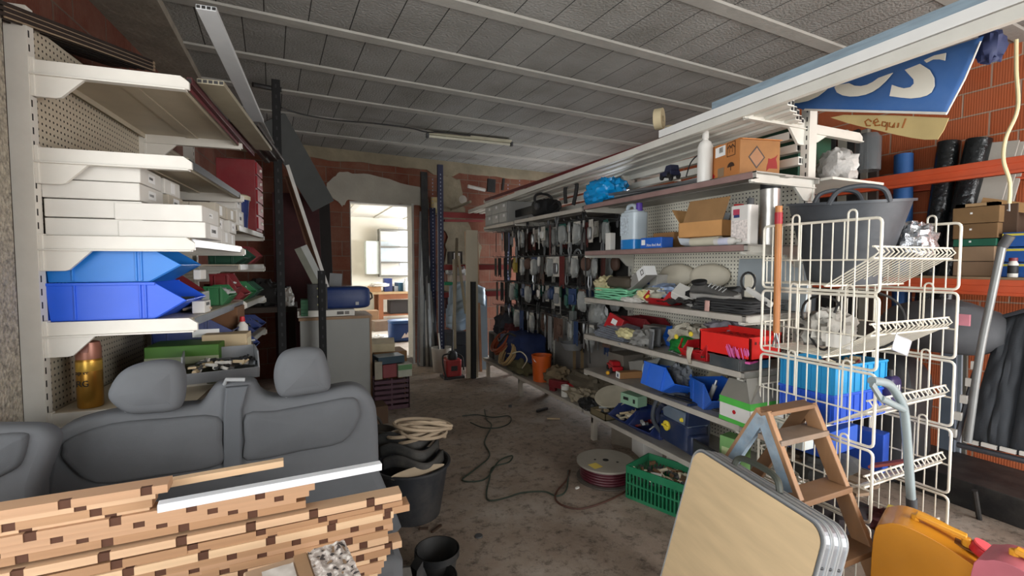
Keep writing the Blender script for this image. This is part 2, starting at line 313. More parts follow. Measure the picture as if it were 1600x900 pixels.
SHM=mat('#bdb29d',.5,0,.08,5,dust=.25); WB=mat('#d4d0c7',.4,0,.05,5,dust=.12)
def upright(t,y,h=2.36,x=-.03,m=WHITE):
    g=G()
    for k in range(int(h/.05)-1): g.b2((x+.029,y-.013,.05+k*.05),(x+.0308,y-.006,.075+k*.05)).b2((x-.0358,y-.013,.05+k*.05),(x-.034,y-.006,.075+k*.05))
    obj('upright',G().b2((x-.035,y-.022,0),(x+.03,y+.022,h)),m,t,ex=[(g,DBLK)])
def bracket(t,y,z,L=.5,m=WB,flip=1,hb=.135,hf=.052):
    p=[(0,0),(L-.03,0),(L,-.022),(L,-hf),(.2,-hf),(.155,-hf-.008),(.085,-hb+.004),(.07,-hb),(0,-hb)]
    obj('bracket',G().prism([(a*flip,b) for a,b in p],.016,None,'y',y-.008).b2((0,y-.014,z*0-hb),(flip*.012,y+.014,.006)).b2((0,y-.022,-hf-.006),(flip*L*.98,y+.012,-hf)),m,t,loc=(0,0,z),bev=.0015)
def shelf(t,y0,y1,z,L=.48,flip=1,lipm=None,m=SHM,name='shelf'):
    g=G(); g.b2((0,y0,z-.006),(flip*L,y1,z)); g.b2((flip*(L-.004),y0,z-.036),(flip*L,y1,z+.001)); g.b2((flip*(L-.02),y0,z-.036),(flip*L,y1,z-.032)); g.b2((flip*.005,y0,z-.03),(flip*.01,y1,z-.004)); g.b2((flip*L*.5-.03,y0,z-.012),(flip*L*.5+.03,y1,z-.006))
    o=obj(name,g,m,t)
    if lipm: obj('price_rail',G().b2((flip*L,y0+.02,z-.034),(flip*(L+.004),y1-.01,z-.002)),lipm,o)
    return o
gl=T('gondola_shelving','cream metal shop shelving with pegboard back beside the grey bench seat','shelving',(-.88,2.36,0),LA)
for y in (0,1.04,2.0): upright(gl,y)
obj('back_panel',G().b2((-.05,.03,.05),(-.02,1.02,2.32)).b2((-.05,1.06,.05),(-.02,1.98,2.2)),PEGL,gl)
RAILR=mat('#5c1418',.5,0,.1); RAILB=mat('#1d1d1f',.5); RAILW=mat('#c9ccd0',.4,0,.05)
for i,z in enumerate(LZ):
    bracket(gl,0,z); 
    bracket(gl,1.04,z)
    shelf(gl,.012,1.03,z-.002,.48,1,[RAILR,RAILB,RAILW,mat('#7b8187',.4,.4,.1),None][i])
for z in (1.66,1.415,1.16,.9):
    bracket(gl,2.0,z,.47); shelf(gl,1.05,1.99,z,.46,1,mat('#a9a8a2',.5,0,.1))
# ---- white cartons on the middle shelf
def carton(name,label,cat,loc,dims,rz=0,m=PAPER,group=None,lab=None,tape=None,lid=False,rot=None,side=None):
    'closed box: dims x,y,z; base at loc; lab: list of (face,u,v,w,h,material)'
    t=T(name,label,cat,loc,rz,group,rot)
    dx,dy,dz=dims
    obj('carton_body',G().box((0,0,dz/2),dims),m,t,bev=min(.004,dz*.06))
    if lid: obj('lid',G().box((0,0,dz-.012),(dx+.004,dy+.004,.026)),m,t,bev=.002)
    if tape: obj('tape',G().box((0,0,dz+.0006),(dx*1.004,min(.05,dy*.2),.0008)).box((dx/2+.0006,0,dz-.03),(.0008,min(.05,dy*.2),.06)).box((-dx/2-.0006,0,dz-.03),(.0008,min(.05,dy*.2),.06)),tape,t)
    for f,u,v,w_,h_,lm in (lab or []):
        e=.0009
        if f=='x': g=G().box((dx/2+e,u,v),(.0012,w_,h_))
        if f=='-x': g=G().box((-dx/2-e,u,v),(.0012,w_,h_))
        if f=='-y': g=G().box((u,-dy/2-e,v),(w_,.0012,h_))
        if f=='z': g=G().box((u,v,dz+e),(w_,h_,.0012))
        obj('sticker',g,lm,t)
    return t
wl=lambda w=.08,h=.035,v=.035:[('x',0,v,w,h,LABELM),('x',-.01,v,w*.6,h*.3,INK)]
bx=[(.16,.15,.0,'lowest white carton at the front left of the stack on the middle shelf'),(.16,.15,.073,'second white carton from the bottom in the left stack on the middle shelf'),(.155,.15,.146,'third white carton from the bottom in the left stack on the middle shelf'),(.15,.16,.219,'topmost slightly skewed white carton of the left stack, under the upper bracket')]
for i,(x,y,dz,l) in enumerate(bx): carton('white_carton',l,'carton',LW(x,y,LZ[2]+dz),(.31,.26,.069),LA+R(2 if i==3 else 0),PAPER,'white cartons on the middle shelf',wl())
carton('white_carton','lower white carton of the front right pair with a printed end, at the shelf edge','carton',LW(.385,.15,LZ[2]),(.30,.27,.066),LA,PAPER,'white cartons on the middle shelf',wl(.12,.05))
carton('white_carton','upper white carton of the front right pair, flush at the shelf edge','carton',LW(.375,.15,LZ[2]+.068),(.30,.27,.068),LA,PAPER,'white cartons on the middle shelf',wl(.05,.02))
k=0
for y in (.42,.68,.92):
    for c,(dx,n) in enumerate(((.17,4 if y<.6 else 3),(.40,2 if y<.6 else 3))):
        for j in range(n):
            k+=1
            dxx=.29 if c==0 else .12+.03*((j+k)%2)
            carton('white_carton',['bottom','second','third','top'][j]+' pale carton in the %s stack %s row back from the front, middle shelf'%('inner' if c==0 else 'edge',{.42:'one',.68:'two',.92:'three'}[y]),'carton',LW(dx+random.uniform(-.015,.015),y,LZ[2]+j*.072),(dxx,.2,.07),LA+R(random.uniform(-3,3)),mat('#b9b1a2',.85,0,.06) if (k%3==0) else PAPER,'white cartons on the middle shelf',wl(.08,.045) if k%2 else [('x',0,.035,.05,.05,LABELM)])
# ---- picking bins
def bin_(label,loc,L=.48,W=.28,H=.135,rz=0,m=BLUE,group=None,card=True,rot=None,front=.05,name='picking_bin',cat='bin',nose=.14):
    'open fronted stacking bin; its pointed picking front faces +x'
    t=T(name,label,cat,loc,rz,group,rot); w=.006; nose=min(nose,L*.42)
    side=[(-L/2,0),(L/2-nose*.55,0),(L/2-nose*.75,.0),(L/2,H*.52),(L/2-nose,H),(-L/2,H)]
    side=[(-L/2+.012,0),(L/2-nose*.8,0),(L/2,H*.5),(L/2-nose*.75,H),(-L/2,H)]
    g=G(); g.prism(side,w,None,'y',-W/2); g.prism(side,w,None,'y',W/2-w)
    g.b2((-L/2+.012,-W/2+w,0),(L/2-nose*.8,W/2-w,w)); g.b2((-L/2,-W/2+w,0),(-L/2+w,W/2-w,H))
    M=TR(L/2-nose*.4,0,H*.25)@RY(-math.atan2(H*.5,nose*.8)); g.box((0,0,0),(math.hypot(H*.5,nose*.8),W-2*w,w),M)
    for s in (-1,1): 
        g.b2((-L/2,s*(W/2)-.004,H-.008),(L/2-nose*.75,s*(W/2)+.004,H+.004))
        for f in (-.3,.16,.2): g.b2((f*L-.004,s*(W/2)-.005,.004),(f*L+.003,s*(W/2)+.005,H-.006))
    obj('shell',g,m,t,bev=.0018)
    if card: obj('label_card',G().box((0,0,.0045),(.05,W*.45,.001),TR(L/2-nose*.4,0,H*.25)@RY(-math.atan2(H*.5,nose*.8))),LABELM,t)
    return t
def junk(t,cx,cy,z,w,d,n,seed,cols=None,name='contents'):
    'loose hardware filling a bin'
    rnd=random.Random(seed); cols=cols or [DSTEEL,LGREY,DGREY,TAN]; gs=[G() for _ in cols]
    for i in range(n):
        q=rnd.randrange(len(cols)); p=Vector((cx+rnd.uniform(-w,w)/2,cy+rnd.uniform(-d,d)/2,z+rnd.uniform(0,.03))); a=rnd.uniform(0,PI); l=rnd.uniform(.02,.07); e=Vector((math.cos(a)*l,math.sin(a)*l,rnd.uniform(-.01,.03)))
        if rnd.random()<.5: gs[q].tube([p-e/2,p+e/2],rnd.uniform(.004,.011),7)
        else: gs[q].box((0,0,0),(l,rnd.uniform(.012,.03),rnd.uniform(.008,.02)),TR(p)@RZ(a)@RX(rnd.uniform(-.5,.5)))
    for g,c in zip(gs,cols):
        if g.v: o=obj(name,g,c,t,smooth=False); o['kind']='stuff'
z=LZ[3]
BG='blue picking bins on the left shelving'
b1=bin_('bright blue picking bin, lower of the two stacked under the white cartons',LW(.225,.17,z),.46,.3,.145,LA,mat('#1857d6',.42,0,.06,6,dust=.06),BG); junk(b1,0,0,.02,.3,.2,14,1)
b2=bin_('lighter blue picking bin stacked on top of the brighter one below the white cartons',LW(.21,.19,z+.15),.45,.3,.14,LA,mat('#1b78cf',.42,0,.06,6,dust=.06),BG)
# shelf 4 deeper in
carton('white_carton','small white tag card box by the nose of the upper blue bin','carton',LW(.43,.33,z+.15),(.03,.09,.045),LA,PAPER)
for i,(x,y,dx,dy,dz,m_,l) in enumerate([(.2,.5,.36,.22,.17,DRED,'large dark red bin with square label behind the blue bins'),(.43,.72,.12,.2,.1,GREEN,'dark green bin with open front beyond the red one on the left shelves'),(.40,1.0,.14,.18,.16,DRED,'dark red bin with white ticket at the far end of that shelf')]):
    b=bin_(l,LW(x,y,z),dx,dy,dz,LA,m_,'coloured bins deeper on the left shelving',True); junk(b,0,0,dz*.5,dx*.6,dy*.6,14,20+i)
t=carton('parts_tray','grey metal parts drawer with folded front near the tan clutter on the left shelf','drawer',LW(.33,.38,z),(.22,.13,.09),LA,mat('#6d7468',.5,.2,.1),lab=[('-y',0,.045,.16,.05,mat('#4c5448',.6))])
g=G(); g.tube(smooth_path([(0,0,.012),(.05,.04,.03),(.1,0,.015),(.06,-.05,.03),(0,-.04,.015)]),.006); tag(obj('coiled_lead',g,TAN,None,LW(.38,.28,z)),'tan cable coil with yellow clip spilling over the bin front','cable')
one('yellow_stopper',G().lathe([(0,0),(.016,0),(.016,.03),(.0,.032)],12),YEL,'small yellow stopper lying beside the nose of the lower blue bin','cap',LW(.455,.30,z))
carton('small_box','small white box with a dark finger slot at the shelf edge','box',LW(.455,.24,z),(.05,.1,.055),LA,PAPER,lab=[('x',0,.04,.05,.014,BLK)])
# module two
rnd=random.Random(5)
m2=[(1.66,1.2,.16,.2,.1,PAPER,'pale carton with printed end at the near end of the upper far left shelf'),(1.66,1.2,.14,.18,.1,PAPER,'pale carton stacked on another on the upper far left shelf'),(1.415,1.25,.14,.2,.09,DGREEN,'dark green bin with white ticket on the far left shelf'),(1.415,1.5,.14,.2,.11,DGREEN,'dark green bin, second along the far left shelf'),(1.415,1.8,.14,.18,.13,DRED,'crimson bin at the end of the far left shelf by the black post'),(1.16,1.2,.16,.22,.13,DRED,'red bin with white ticket on the lower far left shelf'),(1.16,1.46,.15,.2,.13,GREEN,'green bin with ticket beside the red one on the lower far left shelf'),(1.16,1.76,.15,.22,.12,DGREEN,'dark green bin against the black post on the lower far left shelf'),(.9,1.2,.18,.2,.12,NAVY,'navy bin with tickets on the tilted low far left shelf'),(.9,1.46,.18,.2,.12,NAVY,'navy bin in the middle of the tilted low far left shelf'),(.9,1.74,.18,.2,.12,NAVY,'navy bin at the far end of the tilted low far left shelf')]
for i,(zz,y,dx,dy,dz,mm_,l) in enumerate(m2):
    if mm_ is PAPER: carton('white_carton',l,'carton',LW(.37,y,zz+(.102 if i==1 else 0)),(dx,dy,dz),LA,PAPER,'white cartons on the far left shelf',wl(.1,.07,.05))
    else:
        b=bin_(l,LW(.37,y,zz),dx+.06,dy,dz,LA,mm_,'coloured bins on the far left shelves',True); junk(b,0,0,dz*.5,dx*.6,dy*.6,12,40+i)
# paint tub and red rack at the end
t=T('paint_bucket','navy paint bucket with cream lid beside the red drawer cabinet high on the left','bucket',LW(.36,1.45,1.662))
obj('bucket_body',G().lathe([(0,0),(.085,0),(.1,.2),(0,.2)],24),NAVY,t); obj('lid',G().lathe([(0,.2),(.108,.195),(.108,.222),(.09,.232),(0,.232)],24),BEIGE,t)
t=T('drawer_cabinet','tall crimson small parts cabinet with white drawer knobs against the black post','cabinet',LW(.35,1.78,1.662),LA)
obj('cabinet_body',G().b2((-.13,-.13,0),(.12,.13,.52)),DRED,t,bev=.004)
for j in range(5):
    d=obj('drawer',G().b2((.12,-.115,.02+j*.1),(.132,.115,.105+j*.1)),mat('#85101c',.5,0,.1),t,bev=.002); obj('knob',G().lathe([(0,0),(.012,0),(.012,.012),(0,.014)],10,(0,0,0),TR(.132,0,.06+j*.1)@RY(PI/2)),PAPER,d)
carton('carton','wide grey carton at the back of the upper far left shelf','carton',LW(.18,1.3,1.662),(.2,.3,.28),LA,mat('#77736c',.85,0,.08))
# shelf 5 (lowest visible)
z=LZ[4]
t=T('spray_can','large gold spray can with a copper cap on the lowest left shelf','spray can',LW(.10,.07,z))
GOLD=mat('#b98a3c',.32,.75,.08,7); obj('can',G().lathe([(0,0),(.039,0),(.042,.006),(.042,.19),(.039,.197),(0,.198)],28),GOLD,t); c_=obj('cap',G().lathe([(0,.196),(.041,.196),(.0415,.235),(.037,.262),(.027,.266),(0,.266)],28),mat('#9d6a58',.4,.3,.08),t)
obj('cap_groove',G().prism([(-.016,.262),(.016,.262),(.011,.225),(-.011,.225)],-.004,None,'y',-.040),mat('#7d5246',.45,.3),c_)
gt=text('lettering','RG',.034,INK,t,(-.010,-.0425,.10),(PI/2,0,-.25)); gt=text('lettering','ap er',.022,INK,t,(-.010,-.0425,.145),(PI/2,0,-.25))
obj('foil_band',G().lathe([(.0421,.148),(.0423,.149),(.0423,.186),(.0421,.187)],28),mat('#d8ae4e',.35,.6,.15,30),t)
carton('green_box','flat olive green box lying behind the gold can','box',LW(.35,.42,z+.1),(.3,.2,.09),LA,mat('#3f6a1f',.6,0,.1),lab=[('-y',0,.02,.3,.035,mat('#8d9477',.7))]); carton('carton','beige carton under the green box on the lowest left shelf','carton',LW(.34,.42,z),(.32,.22,.1),LA,mat('#5c5c48',.8,0,.1))
carton('carton','upright tan carton flap box behind the grey tray','carton',LW(.50,.5,z+.05),(.2,.12,.17),LA,TAN,lab=[('x',0,.1,.1,.09,mat('#c9bd9d',.8))])
b=bin_('big navy picking bin with a long paper label behind the tan carton',LW(.34,.68,z+.16),.36,.3,.13,LA,NAVY,BG,True); obj('paper_label',G().b2((.0,-.158,.04),(.12,-.1555,.08)),LABELM,b)
b=bin_('navy picking bin under the labelled one at the back of the low shelf',LW(.36,.7,z),.36,.3,.15,LA,NAVY,BG,False)
b=bin_('navy picking bin of fittings leaning at the far front of the low shelf',LW(.46,.9,z+.02),.22,.24,.13,LA,NAVY,BG); junk(b,0,0,.06,.15,.15,22,9,[NAVY,LGREY,BLUE2,BEIGE])
carton('carton','brown carton behind the red capped bottle on the low left shelf','carton',LW(.40,.86,z+.17),(.2,.2,.16),LA,mat('#6d4c33',.85,0,.1))
t=T('glue_bottle','white glue bottle with red cap on the low left shelf','bottle',LW(.53,.72,z+.13)); obj('bottle_body',G().lathe([(0,0),(.028,0),(.028,.1),(.012,.12),(.012,.125),(0,.125)],16),PAPER,t); obj('cap',G().lathe([(0,.122),(.015,.122),(.012,.15),(0,.152)],14),RED,t)
carton('box','small box with stacked bottle supporting it on the low left shelf','box',LW(.53,.72,z),(.09,.09,.13),LA,mat('#4a4640',.8))
# grey bin with pens and hardware in front of the shelf
t=T('picking_bin','grey picking bin full of dark hardware resting above the bench backrest','bin',at(345,590,z=.89)+Vector((0,.03,.0)),R(8)); 
L_,W_,H_=.30,.26,.12; GB=mat('#8d9094',.5,0,.1,8,dust=.15)
side=[(-L_/2+.02,0),(L_/2-.03,0),(L_/2,H_*.45),(L_/2-.07,H_),(-L_/2,H_)]
g=G(); side2=[(-W_/2+.02,0),(W_/2,0),(W_/2,H_),(-W_/2+.05,H_),(-W_/2-.01,H_*.45)]
g.prism(side2,.006,None,'x',-L_/2); g.prism(side2,.006,None,'x',L_/2-.006); g.b2((-L_/2+.006,-W_/2+.02,0),(L_/2-.006,W_/2,.006)); g.b2((-L_/2+.006,W_/2-.006,0),(L_/2-.006,W_/2,H_)); g.prism([(-W_/2+.02,0),(-W_/2+.026,0),(-W_/2-.004,H_*.45),(-W_/2-.01,H_*.45)],L_-.012,None,'x',-L_/2+.006)
obj('shell',g,GB,t,bev=.002); obj('label_card',G().b2((-L_/2-.002,-.03,.015),(-L_/2-.0005,.03,.1)),mat('#b9cbe0',.5),t); junk(t,0,.0,.05,.24,.2,60,12,[BLK,DGREY,DSTEEL,TAN,PAPER])
carton('white_carton','white carton under the grey bin of hardware behind the bench seat','carton',at(330,625,z=.76)+Vector((0,.08,0)),(.34,.2,.13),R(6),mat('#bdb8ad',.8,0,.05))
# ---- boards on top of the left shelving
BRNB=mat('#2b211c',.6,0,.2,8,bump=.15)
P0=at(-5,22,d=1.62); P1=at(232,108,d=2.5)
for i in range(3):
    off=Vector((0,0,.0175*i)); t=T('ribbed_board','dark ribbed board, %s of three lying along the top of the left shelving'%(['lowest','middle','topmost'][i]),'board',(0,0,0),group='ribbed boards on the left shelving')
    a=P0+off+Vector((-.08,0,0)); b_=P1+off+Vector((-.07,0,0)); g=G().bar(a,b_,.2,.013); 
    for k in range(6): g.bar(a+Vector((-.085+.034*k,0,-.006)),b_+Vector((-.085+.034*k,0,-.006)),.008,.01)
    obj('board_panel',g,BRNB,t,bev=.001); g=G().bar(a+Vector((.098,0,0)),b_+Vector((.098,0,0)),.004,.0145); obj('pale_edge',g,mat('#8e7c66',.7),t)
    g=G().bar(a-(b_-a).normalized()*.001,a,.2,.011); obj('end_cap',g,mat('#cdc6b4',.7,0,.3,60),t)
# profiles on the edge of the top shelf
def hollow_profile(label,p,q,w=.085,h=.022,m=WHITE,group=None,name='plastic_trim',n=4):
    p,q=Vector(p),Vector(q); d=(q-p).normalized(); t=T(name,label,'trim',p,group=group); g=G().bar((0,0,0),q-p,w,h); obj('profile',g,m,t,bev=.0015)
    x=d.cross(Vector((0,0,1))).normalized(); zz=x.cross(d); g=G()
    for k in range(n): c=x*(w*(-.5+(k+.5)/n)); g.bar(c-d*.0012,c+d*.003,w/n*.72,h*.62)
    obj('hollow_end',g,BLK,t); return t
hollow_profile('long pale hollow plastic trim leaning up from the left top shelf towards the ceiling',at(322,12,d=1.95),at(402,188,d=3.0),.075,.02,mat('#c3c5c6',.4,.1,.06,8))
hollow_profile('thin shiny trim continuing past the leaning pale one beside the black post',at(400,172,d=3.0),at(431,233,d=3.75),.02,.012,mat('#b5b5b2',.3,.5,.1,8),n=1)
hollow_profile('hollow grey brown trim lying along the edge of the left top shelf',LW(.56,.06,2.185),LW(.58,1.3,2.19),.1,.02,mat('#8d8672',.6,0,.1,8),n=5)
hollow_profile('dark red narrow moulding lying beside the left top shelf lip',LW(.492,.03,2.17),LW(.50,1.4,2.17),.02,.03,mat('#4a1518',.5,0,.15),n=1)
for i in range(4): hollow_profile('dark bundle profile, number %s from the shelf, at the far end of the left top shelf'%['one','two','three','four'][i],LW(.50+.035*i,.75+.03*i,2.215+.015*(i%2)),LW(.52+.035*i,1.9,2.22+.015*(i%2)),.032,.02,mat('#3a322c',.5,.1,.2,9),group='dark bundle of profiles on the left shelving',n=1)
# ---- black angle posts
def angle_post(label,p,h,w=.045,rz=0,m=BLK,rot=None,sm=None):
    t=T('angle_post',label,'post',p,rz,rot=rot); g=G()
    for k in range(int(h/.08)): g.b2((w*.4,-.0012,.05+k*.08),(w*.6,.0004,.075+k*.08))
    obj('angle',G().b2((0,0,0),(w,.003,h)).b2((0,0,0),(.003,w,h)),m,t,ex=[(g,sm or mat('#161618',.6))]); return t
angle_post('tall black slotted angle post standing at the end of the left shelving',at(433,480,y=4.1)*1.0+Vector((0,0,-1.08)),2.83,.06,0,mat('#050506',.8))
angle_post('shorter black post standing in front of the pale cabinet behind the bench seat',Vector((.16,4.4,0)),1.36,.06,0,mat('#050506',.8))
# ================================================================ van bench seat and the battens
SEAT=mat('#535558',.85,0,.06,5,bump=.12,bscale=900,dust=.25,dcol='#63656a'); SEATP=mat('#4c4e51',.9,0,.06,5,bump=.18,bscale=700,dust=.3,dcol='#5f6164'); SEATD=mat('#2e3033',.8,0,.1,6,dust=.2)
def XZ(px,py,y=2.1): p=at(px,py,y=y); return (p.x,p.z)
def cushion(name,poly,y0,depth,m,t,round_=.03,puff=0.,n=10):
    'padded slab: outline in x,z extruded back from y0 with rolled edges'
    c=Vector((sum(p[0] for p in poly)/len(poly),sum(p[1] for p in poly)/len(poly)))
    g=G(); g.sm=True; rings=[(-round_,0),(-round_*.6,round_*.08 ),(-round_*.25,round_*.3),(-round_*.05,round_*.65),(0,round_),(0,depth-round_),(-round_*.3,depth-round_*.3),(-round_,depth)]
    N_=len(poly); vs=[]; 
    def off(i,d):
        a,b_,c_=Vector(poly[i-1]),Vector(poly[i]),Vector(poly[(i+1)%N_]); e1=(b_-a).normalized(); e2=(c_-b_).normalized(); n1=Vector((e1.y,-e1.x)); n2=Vector((e2.y,-e2.x)); nn=(n1+n2); nn=nn/max(.6,nn.length*nn.length/2) if nn.length>1e-6 else n1; return b_+nn*d
    area_=sum(poly[i-1][0]*poly[i][1]-poly[i][0]*poly[i-1][1] for i in range(N_)); sg=1 if area_>0 else -1
    for d,h in rings:
        for i in range(N_): p=off(i,d*sg); vs.append((p.x,y0+h,p.y))
    fs=[]
    for k in range(len(rings)-1): fs+=[(k*N_+i,k*N_+(i+1)%N_,(k+1)*N_+(i+1)%N_,(k+1)*N_+i) for i in range(N_)]
    # puffed front
    st=len(vs); lv=[.75,.45]
    base=[off(i,-round_*sg) for i in range(N_)]
    for q,l in enumerate(lv):
        for i in range(N_): p=c+(base[i]-c)*l; vs.append((p.x,y0-puff*(1-l*l),p.y))
    vs.append((c.x,y0-puff,c.y)); ce=len(vs)-1
    fs+=[(i,(i+1)%N_,st+(i+1)%N_,st+i) for i in range(N_)]; fs+=[(st+i,st+(i+1)%N_,st+N_+(i+1)%N_,st+N_+i) for i in range(N_)]; fs+=[(st+N_+i,st+N_+(i+1)%N_,ce) for i in range(N_)]
    k=len(rings)-1; fs.append(tuple(k*N_+i for i in range(N_)))
    g.add(vs,fs); return obj(name,g,m,t,smooth=True)
def dens(poly,k=4,closed=True):
    P=[Vector((p[0],0,p[1])) for p in poly]; P2=P+[P[0]] if closed else P; out=[]; n=len(P)
    for i in range(n):
        a,b_,c_,d_=P[i-1],P[i],P[(i+1)%n],P[(i+2)%n]
        for j in range(k):
            t=j/k; q=.5*((2*b_)+(c_-a)*t+(2*a-5*b_+4*c_-d_)*t*t+(3*b_-a-3*c_+d_)*t**3); out.append((q.x,q.z))
    return out
st=T('van_bench_seat','dusty grey two place van bench seat with two headrests, behind the batten pile','bench seat',(0,0,0))
out=[(45,870),(58,780),(66,725),(76,690),(98,668),(160,650),(230,641),(292,636),(312,632),(330,608),(348,599),(392,597),(404,612),(425,622),(470,619),(530,606),(560,605),(582,622),(591,655),(594,740),(600,860)]
obpts=dens([XZ(*p) for p in out],3)
cushion('backrest',obpts,2.1,.13,SEAT,st,.035,.004)
lp=dens([XZ(*p,y=2.085) for p in [(105,688),(170,664),(260,655),(340,652),(347,690),(345,727),(250,745),(150,757),(100,722),(96,705)]],3)
cushion('left_back_cushion',lp,2.078,.05,SEATP,st,.02,.012)
rp_=dens([XZ(*p,y=2.085) for p in [(384,648),(430,643),(500,630),(552,622),(563,640),(560,660),(535,692),(470,706),(386,721),(382,690)]],3)
cushion('right_back_cushion',rp_,2.078,.05,SEATP,st,.02,.012)
cushion('centre_belt_strip',[XZ(*p,y=2.085) for p in [(349,745),(349,640),(352,606),(388,603),(378,640),(378,745)]],2.082,.04,mat('#4c4f53',.8,0,.05,6),st,.008,0)
g=G().tube([(XZ(363,600)[0]-.03,2.12,XZ(363,603)[1]),(XZ(363,600)[0]-.02,2.10,XZ(363,597)[1]+.012),(XZ(392,598)[0]-.02,2.10,XZ(392,597)[1]+.012)],.008); obj('belt_guide',g,mat('#8b8d8e',.5),st)
for px,lab in ((226,'l'),(473,'r')):
    pl=[(165,628),(168,605),(188,581),(225,568),(262,566),(282,575),(287,600),(284,630),(272,645),(235,650),(195,650)] if lab=='l' else [(428,603),(428,578),(438,556),(458,547),(488,545),(505,551),(514,575),(518,600),(512,614),(480,620),(440,624)]
    h=cushion('headrest',dens([XZ(*p,y=2.06) for p in pl],4),2.06,.105,SEAT,st,.04,.012); h.modifiers.new('u','SUBSURF').render_levels=2
    cx=XZ(px,640)[0]; zb=XZ(px,650 if lab=='l' else 622,2.12)[1]
    for s in (-.06,.06): obj('headrest_post',G().tube([(cx+s,2.125,zb-.05),(cx+s,2.125,zb+.06)],.0065,10),STEEL,h)
cushion('seat_cushion',[(-.86,.16),(.31,.16),(.33,.2),(.33,.33),(.30,.36),(-.86,.36)],1.66,.44,SEAT,st,.04)
obj('seat_base',G().b2((-.8,1.75,0),(-.7,2.15,.17)).b2((.14,1.75,0),(.24,2.15,.17)).b2((-.8,1.9,.1),(.24,2.0,.17)),BLK,st)
for p in ((345,790+0),(436,692)): pass
s2=T('passenger_bench','second grey van seat back cut off at the left edge of the photo','bench seat',(0,0,0))
o2=dens([XZ(*p,y=1.92) for p in [(-170,870),(-170,700),(-120,676),(-40,670),(30,669),(66,672),(84,688),(78,715),(62,760),(40,870)]],3)
cushion('backrest',o2,1.92,.1,SEAT,s2,.035,.004)
cushion('back_cushion',dens([XZ(*p,y=1.9) for p in [(-150,750),(-140,690),(-40,684),(30,680),(40,690),(34,718),(22,735),(-10,752),(-60,775)]],3),1.902,.05,SEATP,s2,.02,.01)
obj('seat_base',G().b2((-1.5,1.6,0),(-.87,1.9,.3)),SEATD,s2)
# ---- battens
WOODS=[mat(c,.6,0,.14,4,bump=.06,stretch=(.25,3,9)) for c in ('#ab8562','#c9a684','#b58f6e','#d2b28e','#a37d5b')]
DW=mat('#4f2f1d',.8,0,.15,10)
def batten(label,x0,x1,y,z,h=.0235,d=.06,pitch=.172,ph=0.,rz=0,rx=0,m=None,group='notched battens in the pile',nocut=False,dz=0.):
    t=T('wood_batten',label,'batten',(x1,y,z),rz,group,rot=(0,dz,rz)); L_=x1-x0; g=G(); gi=G()
    w=.026; x=-L_+ (ph%pitch); xs=[-L_]; cuts=[]
    while x<-.02:
        if x>-L_+.02 and not nocut: cuts.append(x)
        x+=pitch
    a=-L_
    for c in cuts: g.b2((a,0,0),(c-w/2,d,h)); g.b2((c-w/2,.014,.0),(c+w/2,d,h)); gi.b2((c-w/2+.0005,.002,.0004),(c+w/2-.0005,.0145,h-.0004)); a=c+w/2
    g.b2((a,0,0),(0,d,h)); obj('batten_body',g,m or random.choice(WOODS),t,ex=[(gi,DW)] if gi.v else None)
    return t
random.seed(21)
lab='pale wood batten with dark notches in the pile across the bench seat'
def bx_(px,py,y): return at(px,py,y=y)
Y0=1.56
def row(pxR,pyR,xL,y=Y0,**k):
    p=bx_(pxR,pyR,y); return batten(k.pop('label',lab),xL,p.x,y,p.z,**k)
# lower block rows, from the top down: right end pixel of each row
rows=[(628,772,.0),(629,783,.03),(640,789,.07),(615,800,.05),(613,809,.12),(614,819,.03),(606,829,.10),(607,839,.15),(628,846,.06),(610,857,.13),(604,867,.02),(600,877,.09),(596,887,.14),(590,897,.04),(588,908,.0),(588,919,.11)]
for i,(a,b_,ph) in enumerate(rows): row(a,b_+9,-1.35,Y0+random.uniform(-.003,.003),ph=ph+random.uniform(-.01,.01),rz=R(random.uniform(-.5,.5)),dz=R(random.uniform(-.12,.12)),h=.0226)
# middle group that ends under the white strip
for i,(a,b_) in enumerate([(492,765),(483,775),(463,785),(478,790)]): row(a,b_+(0 if i<3 else 3),-1.35,Y0+.004*i,ph=.03+.05*i,label='pale notched batten, %s of four under the white strip in the upper pile'%['topmost','second','third','lowest'][i],h=.0226)
# left group
for i,(a,b_) in enumerate([(262,758+11),(243,768+11),(238,782+10),(234,793+11)]): row(a,b_,-1.3,Y0+.004*i,ph=.05+.03*i,label='pale notched batten, %s of four whose ends show at the left of the white strip'%['topmost','second','third','lowest'][i],h=.0226)
a=at(-60,812,y=1.64); b_=at(443,722,y=1.66)
one('wood_strip',G().bar(a,b_,.03,.02),WOODS[3],'plain tan wood strip lying highest across the bench seat, without notches','batten',bev=.001)
a=at(247,792,y=1.5); b_=at(595,727,y=1.56); hollow_profile('bright white plastic strip lying over the notched battens','%s'%0 and a,b_,.03,.022,mat('#e3e6ea',.35,0,.03),n=1)
